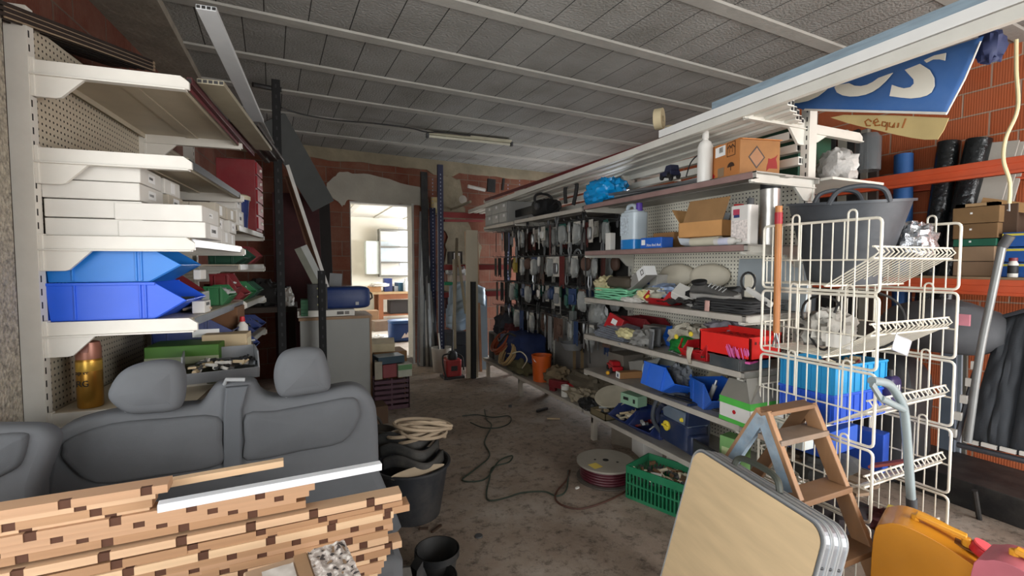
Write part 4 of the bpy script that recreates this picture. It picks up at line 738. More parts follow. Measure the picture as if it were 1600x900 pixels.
for i in range(80): x,y=rnd.uniform(-.05,.05),rnd.uniform(-.06,.06); g.tube([(x,y,.0),(x*1.25-.03,y*1.1,.07+rnd.uniform(-.008,.008))],.0025,4)
obj('bristles',g,mat('#e06fb0',.6,0,.1),t)['kind']='stuff'; obj('brush_back',G().b2((-.055,-.065,-.012),(.055,.065,.0)),mat('#c24f93',.5),t,bev=.003)
carton('blue_box','small steel blue box at the end of that shelf behind the pink bristles','box',(2.28,1.75,Z),(.1,.06,.06),0,mat('#3f7fa8',.5,0,.08)); 
# ---------------------------------------------------------------- shelf z .57
Z=.572
b=carton('brown_box','long brown box with a white end label pointing to the aisle','box',(2.28,2.78,Z),(.28,.06,.05),R(-12),CARD,lab=[]); obj('white_end',G().b2((-.143,-.029,.003),(-.139,.029,.048)),LABELM,b); obj('print',G().b2((-.1435,-.012,.012),(-.143,.012,.034)),mat('#3d4a6a'),b)
t=T('toy_car','red toy car shape on the low shelf behind the long brown box','toy',(2.27,3.02,Z),R(70)); obj('car_body',G().b2((-.09,-.04,.015),(.09,.04,.05)).prism([(-.05,.05),(.06,.05),(.04,.08),(-.03,.08)],.07,None,'y',-.035),RED,t,bev=.006)
for x in (-.055,.055):
    for y in (-.045,.035): obj('wheel',G().lathe([(0,0),(.02,0),(.02,.012),(0,.012)],12,(0,0,0),TR(x,y,.02)@RX(-PI/2)),BLK,t)
one('yellow_ball',G().ell((0,0,.016),(.016,.016,.016)),mat('#e0a628',.4),'small yellow orange ball at the shelf edge by the brown box','ball',(2.14,2.93,Z))
carton('grey_box','grey tilted box behind the brown box on the low shelf','box',(2.38,2.82,Z+.02),(.16,.12,.1),R(10),mat('#7b7871',.8,0,.1),rot=(R(-12),0,R(25)))
carton('grey_box','brown grey box deep at the far end of the low shelf','box',(2.4,3.05,Z),(.2,.2,.13),R(0),mat('#6b645a',.8,0,.12))
t=T('plastic_basin','translucent white plastic tub lying on its side on the low shelf','tub',(2.33,2.6,Z+.09),0,rot=(R(75),0,R(10))); obj('basin_body',G().lathe([(.06,-.07),(.085,-.07),(.105,.08),(.11,.08),(.108,.085),(.1,.083),(.082,-.06),(.0,-.062)],26,sx=1,sy=.85),mat('#b5b9b4',.4,0,.08,9),t)
crumple('clear bag of work gloves beside the white tub',(2.3,2.35,Z),(.08,.09,.1),mat('#6f7378',.4,0,.5,18,bump=.5),amp=.4,seed=22)
bin_('bright blue bin tipped towards the aisle on the low shelf',(2.19,2.35,Z+.012),.34,.2,.15,-PI/2-.12,mat('#2168d8',.42,0,.07,6,dust=.08),card=False,rot=(R(-14),0,-PI/2-.1))
one('board_offcut',G().prism(jag([(0,0),(.2,0),(.05,.26),(-.03,.27)],.004,3),.012,None,'x',0),mat('#a59a80',.8,0,.2,10),'torn board offcut with pinkish edge leaning behind the blue bin','board',(2.43,2.13,Z),(0,R(10),0))
for i in range(4): one('black_bar',G().bar((0,-.22,0),(0,.22,0),.018,.01),BLK,'black flat bar, %s from the shelf edge, in front of the bin of tools'%['one','two','three','four'][i],'bar',(2.16+.03*i,2.1,Z+.006+.006*i),(0,0,R(8-5*i)),'black flat bars')
b=bin_('blue bin with yellow dot full of grey handled tools on the low shelf',(2.24,2.0,Z),.28,.2,.15,-PI*.62,mat('#1d59b5',.45,0,.08,6,dust=.15),card=False,nose=.12); obj('yellow_dot',G().box((0,0,.004),(.04,.03,.001),TR(.1,.03,.04)@RY(-.85)),YEL,b)
for i in range(5): 
    tt=T('hand_tool','grey handled tool standing in the blue bin, %s from the aisle'%['one','two','three','four','five'][i],'tool',(2.19+.03*i,2.02-.03*((i*2)%3),Z+.012),0,'tools in the blue bin',rot=(R(12+6*i),R(14),0)); obj('grip',G().tube([(0,0,0),(0,0,.13)],[.012,.014],10),[LGREY,mat('#c9c7bf',.5)][i%2],tt); obj('ferrule',G().tube([(0,0,.13),(0,0,.16)],.007,8),STEEL,tt)
t=T('flap_top_box','open green and white box with grey flaps by the wire baskets on the low shelf','box',(2.21,1.74,Z),R(-3))
GB_=mat('#4fae45',.6,0,.06)
g=G().b2((-.12,-.1,0),(.12,.1,.004)).b2((-.12,-.1,0),(-.117,.1,.13)).b2((.117,-.1,0),(.12,.1,.13)).b2((-.12,-.1,0),(.12,-.097,.13)).b2((-.12,.097,0),(.12,.1,.13))
obj('box_body',g,mat('#d5d2cc',.7,0,.06),t); g=G()
for z0,z1 in ((0,.022),(.095,.131)): g.b2((-.1215,-.1012,z0),(-.1195,.1012,z1)).b2((-.1212,-.1015,z0),(.1212,-.0995,z1))
obj('green_band',g,GB_,t); obj('red_mark',G().prism(dens([(-.0,.05),(.012,.062),(0,.074),(-.012,.062)],3),.001,None,'x',-.1222),RED,t)
obj('flap',G().b2((-.12,-.0015,0),(.12,.0015,.13),TR(0,-.098,.129)@RX(R(-12))),mat('#8a877f',.8,0,.08),t); obj('flap',G().b2((-.0015,-.1,0),(.0015,.1,.11),TR(-.118,0,.129)@RY(R(35))),mat('#7c786f',.8,0,.08),t)
# ---------------------------------------------------------------- bottom shelf z .24
Z=.242
t=T('orange_bucket','faded orange bucket standing on the bottom shelf','bucket',(2.22,4.15,Z)); obj('bucket_body',G().lathe([(0,0),(.085,0),(.1,.25),(.104,.25),(.104,.262),(.096,.262),(.08,.012),(0,.012)],28),ORANGE,t); obj('bail_handle',G().tube([(.1*math.cos(a_),-.02,.24-.05*math.sin(a_)) if 0 else (.103*math.cos(a_),-.103*math.sin(a_)*.4-.02,.235-.06*math.sin(a_)) for a_ in [PI*k/12 for k in range(13)]],.003,6),STEEL,t)
t=T('red_tool','dull red pistol shaped tool beside the orange bucket','tool',(2.17,3.72,Z),R(-60)); obj('tool_body',G().rbox((0,0,.07),(.2,.06,.07),.02).b2((-.09,-.025,0),(-.03,.025,.05)),DRED,t,bev=.006); obj('nozzle',G().tube([(.1,0,.07),(.16,0,.07)],[.025,.012],12),RED,t)
one('white_cup',G().lathe([(0,0),(.032,0),(.036,.1),(.033,.1),(.03,.006),(0,.006)],18),PAPER,'white cup shaped lid beside the dull red tool','cup',(2.14,3.56,Z))
crumple('dusty beige rag heap on the bottom shelf beyond the oval plate',(2.2,3.35,Z),(.1,.2,.06),mat('#9a8f7a',.9,0,.2,9),'rag','rag',.5,8,31)
crumple('brown cloth heap behind the white cup',(2.4,3.55,Z),(.16,.25,.12),mat('#5f5647',.9,0,.2,9),'cloth_heap','cloth',.4,7,33)
crumple('black glove heap at the bottom shelf edge',(2.13,3.18,Z),(.06,.09,.05),BLK,'glove_heap','gloves',.5,8,35)
one('oval_plate',G().lathe([(0,0),(.085,.0),(.115,.012),(.122,.022),(.116,.024),(.083,.010),(0,.009)],30,sx=1.,sy=1.3),mat('#b3ab97',.6,0,.08,8),'large beige oval plate tilted over the navy bin','plate',(2.22,2.97,Z+.13),(0,R(-32),R(10)))
junk_t=T('parts_tray','shallow brown tray of spanners under the oval plate','tray',(2.17,2.96,Z)); obj('tray_body',G().b2((-.1,-.1,0),(.1,.1,.006)).b2((-.1,-.1,0),(-.094,.1,.05)).b2((-.1,-.1,0),(.1,-.094,.05)).b2((-.1,.094,0),(.1,.1,.05)),mat('#6b6047',.7,0,.1),junk_t); junk(junk_t,0,0,.02,.16,.16,16,51)
carton('green_card_box','pale green card box with dark print over the navy bin','box',(2.25,2.76,Z+.135),(.1,.17,.08),R(8),mat('#93b89a',.7,0,.08),lab=[('-x',.03,.045,.05,.022,INK),('-x',-.05,.04,.02,.03,INK)])
b=bin_('navy bin full of small parts on the bottom shelf under the green box',(2.22,2.73,Z),.3,.2,.13,PI,NAVY,card=False); junk(b,0,0,.05,.2,.16,26,61,[BEIGE,TAN,DGREY]); obj('yellow_ticket',G().box((0,0,.004),(.03,.05,.001),TR(.1,.03,.03)@RY(-.7)),YEL,b)
b=bin_('navy bin next to the blue chainsaw on the bottom shelf',(2.22,2.5,Z),.3,.2,.13,PI+.1,NAVY,card=False); junk(b,0,0,.06,.2,.16,26,62,[BLK,DGREY,DRED,LGREY])
# dark blue chainsaw
t=T('chainsaw','dark blue chainsaw with round wrap handle and yellow knob on the bottom shelf','chainsaw',(2.2,2.2,Z),R(-8))
VB=mat('#1b2a4a',.4,0,.12,6,dust=.2); VG=mat('#5d6a78',.45,0,.1,8,dust=.2)
obj('motor_body',G().rbox((0,.02,.12),(.17,.30,.16),.04).b2((-.07,-.16,.03),(.06,-.05,.15)),VB,t,bev=.012,smooth=True)
obj('top_cover',G().prism([(-.13,.19),(.12,.19),(.14,.24),(.08,.275),(-.09,.275)],.15,None,'x',-.075),VG,t,bev=.01)
obj('wrap_handle',G().tube(smooth_path([(-.06,.15,.06),(-.12,.17,.16),(-.11,.15,.28),(-.06,.1,.335),(.03,.02,.34),(.08,-.06,.29),(.09,-.1,.18),(.08,-.1,.08)]),.014,8),mat('#3e434a',.5,0,.1),t)
obj('rear_handle',G().tube(smooth_path([(0,.16,.2),(0,.24,.22),(0,.29,.15),(0,.26,.06),(0,.16,.05)]),.017,8),VB,t)
k=obj('yellow_knob',G().lathe([(.012,0),(.03,0),(.032,.012),(.018,.016),(.012,.016)],18,(0,0,0),TR(-.086,.06,.15)@RY(-PI/2),close=True),YEL,t); obj('knob_grip',G().b2((-.112,.032,.145),(-.098,.088,.156)),YEL,k)
obj('yellow_button',G().lathe([(0,0),(.014,0),(.01,.01),(0,.011)],12,(0,0,0),TR(-.076,-.07,.225)@RY(-PI/2)),YEL,t)
obj('hand_guard',G().prism([(-.1,.2),(-.12,.34),(-.14,.34),(-.13,.2)],.16,None,'x',-.08),VB,t,bev=.004)
obj('guide_bar',G().prism([(-.12,.04),(-.5,.05),(-.54,.07),(-.545,.09),(-.53,.11),(-.5,.125),(-.12,.13)],.007,None,'x',-.06),DSTEEL,t); obj('chain',G().tube([(-.0565,-.12,.035),(-.0565,-.5,.045),(-.0565,-.545,.075),(-.0565,-.55,.09),(-.0565,-.53,.118),(-.0565,-.5,.13),(-.0565,-.12,.135)],.006,6),BLK,t)
carton('green_pack','green and yellow printed carton near the ladder on the bottom shelf','box',(2.24,1.86,Z),(.1,.13,.2),R(10),mat('#7fb06a',.6,0,.15),lab=[('-x',0,.1,.1,.08,mat('#c9d8a0',.6)),('-x',0,.03,.1,.03,mat('#9fd0b5',.6))])
# under the shelf
for i,(x,y,dx,dy,dz,m_,l) in enumerate([(2.33,2.7,.15,.2,.14,PAPER,'white box lying on the floor under the bottom shelf beside the reel'),(2.4,2.45,.12,.12,.13,mat('#cfc9bf',.7),'small white box on the floor behind the green crate'),(2.36,2.95,.2,.2,.15,mat('#746b5e',.8),'dusty cardboard box on the floor under the shelf behind the reel')]): carton('box',l,'box',(x,y,0),(dx,dy,dz),R(20*i-15),m_)
# ---------------------------------------------------------------- far end of the bottom shelf: bags and cords
t=T('duffel_bag','navy duffel bag heaped at the far end of the bottom shelf','bag',(2.28,4.75,.242)); obj('bag_body',G().ell((0,0,.22),(.2,.38,.22),.7,.15,5,3,32),mat('#16264f',.8,0,.15,7,bump=.3),t); obj('bag_strap',G().tube(smooth_path([(-.15,.3,.36),(-.22,.1,.3),(-.2,-.1,.42),(-.12,-.25,.36)]),.012,6),BLK,t)
crumple('dark grey jacket heap on top of the navy bag',(2.3,5.1,.55),(.17,.24,.17),mat('#2d2f36',.9,0,.15,8),'jacket','jacket',.35,6,41)
crumple('dark red cloth on the bag heap',(2.24,4.88,.6),(.1,.16,.08),mat('#4d161a',.9,0,.15,8),'cloth','cloth',.4,6,43)
def coil(label,c,r,tr,m,n=5,tilt=0,seed=0,name='cord_coil',cat='cord',fl=1.):
    rnd=random.Random(seed); pts=[]
    for k in range(n*18): a_=2*PI*k/18; q=r*(1+.12*math.sin(a_*.37+seed)+rnd.uniform(-.03,.03)); pts.append((q*math.cos(a_),q*fl*math.sin(a_),.012+tr*1.6*(k/18)*.8+rnd.uniform(-.003,.003)))
    return one(name,G().tube(pts,tr,6),m,label,cat,c,tilt if isinstance(tilt,tuple) else (0,tilt,0))
coil('rust orange extension cord coiled on the front of the bag heap',(2.12,4.85,.5),.13,.01,mat('#8a3d1e',.6,0,.1),6,(0,R(-50),0),1)
coil('tan rope coil beside the orange cord on the bag heap',(2.1,4.62,.42),.12,.009,mat('#a1865c',.8,0,.1),6,(0,R(-60),0),2)
tubeobj('white_rope',smooth_path([(2.1,4.75,.42),(2.05,4.5,.47),(2.06,4.3,.52),(2.08,4.2,.46),(2.1,4.35,.34)]),.006,BEIGE,'pale loose rope trailing across the navy bag','rope')
carton('grey_case','black fronted grey case at the far end of the bottom shelf','case',(2.3,5.32,.242),(.3,.2,.34),0,mat('#77756f',.5,0,.1),lab=[('-x',0,.17,.17,.3,BLK)])
crumple('olive sack slumped on the bottom shelf below the rope',(2.2,4.6,.242),(.12,.3,.11),mat('#5b553a',.95,0,.2,8),'sack','sack',.3,6,45)
crumple('brown grey sack beside the orange bucket',(2.3,4.42,.242),(.12,.16,.1),mat('#534738',.95,0,.2,8),'sack','sack',.35,6,47)
crumple('dusty tan rag on the shelf right of the orange bucket',(2.3,3.95,.242),(.12,.16,.1),mat('#7a6a52',.95,0,.2,8),'rag','rag',.4,6,49)
for i,(y,l) in enumerate(((3.98,'thin'),(3.84,'second'))): one('wood_offcut',G().bar((2.5,y,.245),(2.46,y-.06,.72),.03,.02),mat('#6e5a3d',.8),'%s wood offcut leaning on the pegboard behind the orange bucket'%l,'wood')
# ---------------------------------------------------------------- tools hanging on the pegboard
HOOK=mat('#8b8c8c',.35,.8); hs=T('hook_rail','steel rail with a row of display hooks on the pegboard, between upper shelf and bags','rail',(2.585,0,0))
rnd=random.Random(77)
def pk_plier(c,m):
    return [('jaws',G().prism([(-.012,0),(.012,0),(.008,-.05),(0,-.06),(-.008,-.05)],.01,None,'x',-.005),STEEL),('grips',G().tube([(0,.006,0),(0,.022,.05),(0,.016,.12)],[.006,.009,.007],7).tube([(0,-.006,0),(0,-.022,.05),(0,-.016,.12)],[.006,.009,.007],7),m)]
def pk_card(c,m):
    w,h=rnd.uniform(.035,.055),rnd.uniform(.13,.2)
    return [('backing_card',G().b2((-.001,-w,-h),(.001,w,.0)),c),('blister',G().ell((-.012,0,-h*.6),(.014,w*.75,h*.28),.5),m)]
def pk_strip(c,m):
    L=rnd.uniform(.16,.3); return [('blade',G().b2((-.002,-.014,-L),(.002,.014,-.09)),STEEL),('handle',G().ell((0,0,-.045),(.012,.017,.05),.6),m)]
def pk_bag(c,m):
    return [('pouch',G().ell((0,0,-.1),(.022,.05,.085),.6,.25,6,rnd.randint(1,50),16),PLB),('header',G().b2((-.002,-.045,-.03),(.002,.045,.0)),c)]
def pk_strap(c,m):
    L=rnd.uniform(.2,.36); return [('straps',G().b2((-.004,-.03,-L),(.0,-.01,0)).b2((-.002,-.006,-L*.9),(.003,.014,0)).b2((-.003,.018,-L*.97),(.002,.034,0)),m)]
def pk_mask(c,m):
    return [('shell',G().ell((0,0,-.07),(.03,.05,.06),.8),m),('loop',G().tube([(0,-.03,-.03),(0,0,.01),(0,.03,-.03)],.003,5),BLK)]
PLB=mat('#8d8f8c',.3,.0,.25,14,bump=.4)
cols={'black':BLK,'grey':GREY,'white':PAPER,'green':DGREEN,'red':mat('#5d2420',.6),'brown':mat('#584136',.7,0,.15),'blue':mat('#2c3f63',.5),'teal':mat('#23554b',.6),'silver':STEEL,'yellow':mat('#a58f3a',.6)}
kinds={'pliers':(pk_plier,'pliers','hanging_pliers'),'card':(pk_card,'pack','hanging_blister_pack'),'scraper':(pk_strip,'tool','hanging_scraper'),'bag':(pk_bag,'pack','hanging_parts_bag'),'straps':(pk_strap,'straps','hanging_straps'),'mask':(pk_mask,'pack','hanging_shell_pack')}
rows=[(1.80,'top hook row'),(1.50,'second hook row'),(1.21,'third hook row'),(.92,'lowest hook row')]
for (z,rl) in rows: obj('rail_bar',G().tube([(0,3.28,z),(0,5.4,z)],.007,8),HOOK,hs)
order=[['scraper','card','pliers','scraper','pliers','scraper','straps','bag','card','bag','card'],['straps','straps','card','pliers','mask','scraper','bag','straps','card','bag','bag'],['straps','pliers','card','card','bag','card','mask','scraper','bag','card','pliers'],['straps','scraper','straps','bag','scraper','pliers','straps','card','scraper','straps','bag']]
ccol=[['silver','white','grey','silver','black','silver','red','teal','grey','grey','silver'],['black','black','silver','grey','brown','white','grey','red','yellow','grey','blue'],['black','brown','grey','teal','brown','white','blue','green','grey','blue','silver'],['black','silver','brown','grey','silver','black','grey','brown','teal','blue','grey']]
made={}
hg=G(); cnt=0
for r_,(z,rl) in enumerate(rows):
    for j in range(18):
        y=5.34-j*.12
        for dd in range(3):
            x=2.585-.08-.13*dd-rnd.uniform(0,.03); q_=(int(j*11/18)+dd*3+(j%2)*5)%11; kd=order[r_][q_]; cn=ccol[r_][q_]
            if j<5 and r_<3 and (j+dd)%3: kd,cn='straps','black'
            fn,cat,nm_=kinds[kd]; key=(kd,cn,dd)
            yy=y+rnd.uniform(-.03,.03); rz=rnd.uniform(-.35,.35); sc=rnd.uniform(1.25,1.85)
            pl=['near the far end panel','towards the far end','in the middle','towards the shelves','beside the shelves'][min(4,j//4)]
            l='%s %s hanging on %s, %s, %s'%(cn,{'pliers':'pliers','card':'blister pack','scraper':'scraper','bag':'parts bag','straps':'strap bundle','mask':'shell pack'}[kd],rl,pl,['inner','middle','aisle side'][dd])
            gname='%s %s on the %s %s %s'%(cn,kd,rl,pl,['inner','middle','aisle'][dd])
            if key in made: t=dup(made[key],(x,yy,z-.012),(0,0,rz),l,gname)
            else:
                t=T(nm_,l,cat,(x,yy,z-.012),rz,gname); made[key]=t; m_=cols[cn]
                for pn,g_,pm in fn(mat('#b8b3a8',.6,0,.2,30) if cn in('white','grey','silver') else m_,m_): obj(pn,g_,pm,t)
        hk=obj('hook',G().tube([(0,y,z),(-.40,y,z),(-.41,y,z+.02)],.0035,6),HOOK,hs)
# long tools down the right side of the hanging area
tubeobj('black_rod',[at(914,358,x=2.2),at(915,440,x=2.2),at(917,480,x=2.2),at(922,568,x=2.2)],.006,BLK,'thin black rod hanging between the pegboard packs and the loaded shelves','rod')
t=T('mop_frame','grey sponge mop hanging with its hexagonal wire frame','mop',at(895,520,x=2.25)); 
obj('mop_block',G().b2((-.02,-.035,-.02),(.02,.035,.2)),mat('#5e6462',.6,0,.2,20),t,bev=.004); obj('wire_frame',G().tube([(0,.11,0.02),(0,.08,-.05),(0,-.08,-.06),(0,-.12,.0),(0,-.07,.05),(0,.06,.06)],.005,6,True),STEEL,t); obj('mop_pole',G().tube([(0,0,.2),(.02,-.05,.42)],.013,8),mat('#39584a',.4),t)
b=T('metal_bucket','grey metal bowl bucket under the sponge mop','bucket',at(895,540,x=2.3)+Vector((0,0,-.03)));obj('bowl',G().lathe([(0,0),(.07,0),(.11,.06),(.115,.06),(.075,-.006),(0,-.006)],24),GREY,b)
for i,(px,py,l) in enumerate(((935,480,'nearer'),(900,400,'farther'))):
    coil('thin clear cable tie coil hanging by the shelf ends, %s one'%l,at(px,py,x=2.35),.06,.003,CLEAR,3,(0,PI/2,0),5+i)
crumple('grey clear bag hanging at the corner of the red boxes shelf',at(945,500,x=2.35)+Vector((0,.1,-.06)),(.06,.12,.12),PLB,amp=.3,seed=55)
# ================================================================ stacked wire baskets
CW=mat('#e3ddcd',.4,.05,.05,12,dust=.1); X0,X1,YN,YF=2.165,2.79,1.125,1.655; TH_=.324
WBN=['lowest','second','third','fourth','topmost']
for k in range(5):
    z0=k*TH_; z1=z0+TH_-.012; t=T('wire_basket','cream wire basket, %s of the five stacked by the stepladder'%WBN[k],'basket',(X0,YN,z0),0,'stack of wire baskets' if 0 else None)
    H=TH_-.012; D=YF-YN; Wd=X1-X0; r=.02
    for s,x in enumerate((0,Wd)):
        g=G(); lp=[]
        for (cy,cz,a0) in ((D-r,H-r,0),(r,H-r,90),(r,r+.004,180),(D-r,r+.004,270)): lp+=[(x,cy+r*math.cos(R(a0+i*30)),cz+r*math.sin(R(a0+i*30))) for i in range(4)]
        g.tube(lp,.0062,8,True)
        n=11
        for i in range(1,n): g.tube([(x,D*i/n,.004),(x,D*i/n,H)],.0033,6)
        g.tube([(x+.004,0,H*.45),(x+.004,D,H*.45)],.004,6)
        hk=G()
        if k in (4,2,1,3):
            for hy in (.11,.36):
                hk.tube([(x-.006,hy-.017,H*.45),(x-.006,hy-.017,H+.025)]+[(x-.006,hy-.017*math.cos(R(a_)),H+.025+.017*math.sin(R(a_))) for a_ in (30,60,90,120,150)]+[(x-.006,hy+.017,H+.025),(x-.006,hy+.017,H*.45)],.0045,6)
        g.add(hk.v,hk.f); obj('side_frame',g,CW,t)
    g=G(); n=17
    for i in range(n+1):
        x=.012+(Wd-.024)*i/n; g.tube([(x,D-.01,H*.5),(x,D-.012,.03),(x,.22,.028),(x,.03,H*.5),(x,.012,H*.46+.03),(x,.03,H*.46+.055)],.0034,5)
    for y,z in ((D-.012,H*.5),(D-.012,.03),(.36,.026),(.22,.026),(.03,H*.48),(.03,H*.46+.055)): g.tube([(0,y,z-.003),(Wd,y,z-.003)],.0045,6)
    obj('basket_floor',g,CW,t)
def zt(k,o=.03): return k*TH_+o
# tub standing in the top basket
TUB=mat('#34383d',.55,0,.12,6,dust=.3,dcol='#6c7074')
def tub(label,loc,r0,r1,h,m,rz=0,sx=1.,hand=True,nm='rubber_tub',rot=None):
    t=T(nm,label,'tub',loc,rz,rot=rot); obj('tub_body',G().lathe([(0,0),(r0,0),(r1,h),(r1+.012,h),(r1+.012,h-.012),(r1-.004,h-.004),(r0-.006,.008),(0,.008)],40,sx=sx),m,t)
    if hand:
        for s in (-1,1):
            g=G().tube(smooth_path([(s*0-.11,s*r1*.93,h-.01),(-.08,s*r1*1.0,h+.045),(0,s*r1*1.03,h+.062),(.08,s*r1*1.0,h+.045),(.11,s*r1*.93,h-.01)]),.011,8); obj('handle',g,m,t)
    return t
tub('large black rubber tub with two loop handles standing in the top wire basket',(2.475,1.45,zt(4,.04)),.16,.262,.39,TUB,R(-50),.95,rot=(R(6),0,R(-50)))
# contents of the baskets
for i,(x,y,r,l) in enumerate(((2.32,1.5,.13,'nearer the aisle'),(2.55,1.42,.14,'behind the mesh'))): 
    one('cable_hoop',G().tube([(r*math.cos(a_),.02*math.sin(a_*2),r+r*math.sin(a_)) for a_ in [2*PI*k/30 for k in range(30)]],.006,7,True),BLK,'black wire hoop standing in the top wire basket, %s'%l,'hoop',(x,y-.05,zt(3,.03)),(0,0,R(70+40*i)))
crumple('pale grey bag of hoses bulging in the upper wire baskets',(2.52,1.54,zt(3,.03)),(.17,.08,.10),mat('#8f8c84',.6,0,.35,12,bump=.5),amp=.4,seed=61)
crumple('crinkled silver foil bundle in the top wire basket',(2.66,1.25,zt(4,.16)),(.1,.08,.09),mat('#b9bcc0',.2,.8,.3,14,bump=1.,bscale=30),'foil_bundle','foil',.3,9,63,n=36)
one('paper_card',G().b2((-.05,-.001,-.03),(.05,.001,.03)),PAPER,'white printed card standing against the wire side of the fourth basket','card',(2.2,1.3,zt(3,.1)),(0,0,PI/2+.1))
one('price_tag_holder',G().sheet(lambda u,v:(-.05+.1*u,.012*math.sin(u*5),-.05+.07*v),8,5),mat('#c9ccd0',.3,.2,.1),'clear bent ticket holder hanging on the front lip of the third basket','ticket holder',(2.33,1.12,zt(3,.12)),(0,R(25),0),solid=.003)
cb=mat('#1f86b8',.45,0,.08,8)
for j,(zz,m_,l) in enumerate(((zt(2,.03),mat('#2257c9',.45,0,.1,7,dust=.12),'royal blue crate at the back of the third wire basket'),(zt(2,.03)+.135,cb,'turquoise blue crate stacked on the royal blue one in the wire basket'))):
    t=T('storage_crate',l,'crate',(2.43,1.46,zz),0); g=G().b2((-.2,-.13,0),(.2,.13,.005))
    for s in (-1,1): g.b2((s*.2-.004,-.13,0),(s*.2+.004,.13,.13)).b2((-.2,s*.13-.004,0),(.2,s*.13+.004,.13))
    obj('crate_body',g,m_,t); g=G()
    for i in range(9): g.b2((-.2+.05*i-.004,-.139,.005),(-.2+.05*i+.004,-.13,.125))
    for i in range(6): g.b2((-.209,-.12+.048*i-.004,.005),(-.2,-.12+.048*i+.004,.125))
    obj('ribs',g,m_,t); obj('rim',G().tube([(-.206,-.136,.13),(.206,-.136,.13),(.206,.136,.13),(-.206,.136,.13)],.007,6,True),m_,t)
    if j: junk(t,0,0,.09,.34,.2,40,71,[DRED,TAN,BEIGE,DGREY])
t=T('spray_bottle','dark violet bottle standing in the second basket from the top','bottle',(2.66,1.32,zt(2,.08))); obj('bottle_body',G().ell((0,0,.07),(.05,.035,.07),.5),mat('#2b2350',.4),t); obj('cap',G().lathe([(0,.13),(.015,.13),(.012,.17),(0,.17)],12),BLK,t); obj('letter',G().b2((-.012,-.0375,.06),(-.004,-.035,.1)).b2((.006,-.0375,.06),(.014,-.035,.1)),LABELM,t)
crumple('brown olive bottle bundle behind the violet bottle in the wire basket',(2.62,1.48,zt(2,.03)),(.06,.08,.11),mat('#4f4632',.4,0,.3,9),'bundle','bundle',.3,6,65)
carton('blue_box','blue box lying in the second lowest wire basket','box',(2.42,1.5,zt(1,.16)),(.3,.2,.12),R(4),mat('#1d4fae',.5,0,.1,dust=.1)); carton('blue_box','tilted blue case beside the grey sack in the wire basket','case',(2.7,1.45,zt(1,.03)),(.08,.2,.2),R(10),mat('#1a48a8',.5,0,.1))
crumple('grey rubber sack in the second lowest wire basket',(2.36,1.42,zt(1,.03)),(.15,.13,.075),mat('#4c4d4c',.8,0,.2,8),'sack','sack',.3,6,67)
for i in range(5): one('board',G().bar((0,-.2,0),(0,.22,.03),.07,.015),[mat('#6d5c4a',.8,0,.2),mat('#8a7660',.8,0,.2)][i%2],'brown grey board, %s in the pile in the second lowest basket'%['lowest','second','third','fourth','topmost'][i],'board',(2.3+.04*(i%3),1.42,zt(1,.04)+.017*i),(0,0,R(-25+12*i)),'boards in the wire basket')
carton('red_folder','flat rusty red folder at the front of the second lowest basket','folder',(2.55,1.25,zt(1,.14)),(.12,.16,.012),R(20),mat('#9a4a42',.7,0,.2),rot=(R(-25),R(10),R(20)))
carton('white_case','white plastic case with dotted seam behind the lower wire baskets','case',(2.22,1.52,zt(1,.2)),(.08,.18,.1),0,mat('#c3c9c6',.5,0,.05))
crumple('dark cloth heap in the lowest wire basket',(2.45,1.42,zt(0,.03)),(.25,.2,.09),mat('#2a2224',.9,0,.3,7),'cloth_heap','cloth',.35,6,69)
crumple('maroon cloth under the yellow pack in the lowest wire basket',(2.6,1.3,zt(0,.1)),(.12,.1,.05),mat('#4a1a1c',.9,0,.3,7),'cloth_heap','cloth',.35,6,73)
one('yellow_pack',G().prism(dens([(-.06,0),(.06,-.01),(.05,.025),(-.04,.03)],3),.09,None,'y',-.045),mat('#c9b24a',.6,0,.2,9),'curved yellow and cream pack on the maroon cloth','pack',(2.62,1.24,zt(0,.2)),(0,0,R(20)))
# axe / hammer with wooden shaft hooked on the basket side
a=at(1217,322,x=2.10); b_=at(1213,520,x=2.10)
t=T('wooden_broom_handle','wooden tool shaft with red wrapped top hooked on the wire basket side','tool',b_); q=a-b_
obj('shaft',G().tube([(0,0,0),q*.5,q],[.0145,.0155,.0155],12),mat('#b0713c',.5,0,.12,6,stretch=(6,6,1)),t); obj('red_wrap',G().tube([q*.86,q*.95],.0175,12),mat('#a3222c',.5),t); obj('wire_tines',G().tube([(0,0,0),(.0,.02,-.07)],.003,5).tube([(0,0,0),(0,-.02,-.07)],.003,5).tube([(0,0,0),(0,0,-.075)],.003,5),STEEL,t)
# grey crutch like handle on the right face of the baskets
GRB=mat('#8d9a9c',.4,.2,.08)
t=T('crutch_frame','blue grey bent tube handle hooked on the front of the wire baskets','handle',(0,0,0)); P=[at(1362,595,y=1.09),at(1388,600,y=1.085),at(1405,622,y=1.08),at(1413,645,y=1.08),at(1418,700,y=1.08),at(1424,785,y=1.08)]
obj('tube_frame',G().tube(smooth_path(P),.017,10),GRB,t); obj('grip',G().tube([at(1376,622,y=1.08),at(1412,640,y=1.075)],.014,10).bar(at(1362,600,y=1.08),at(1378,625,y=1.08),.012,.02),GRB,t); obj('foot',G().tube([at(1424,778,y=1.08),at(1425,795,y=1.08)],.02,10),DGREY,t)
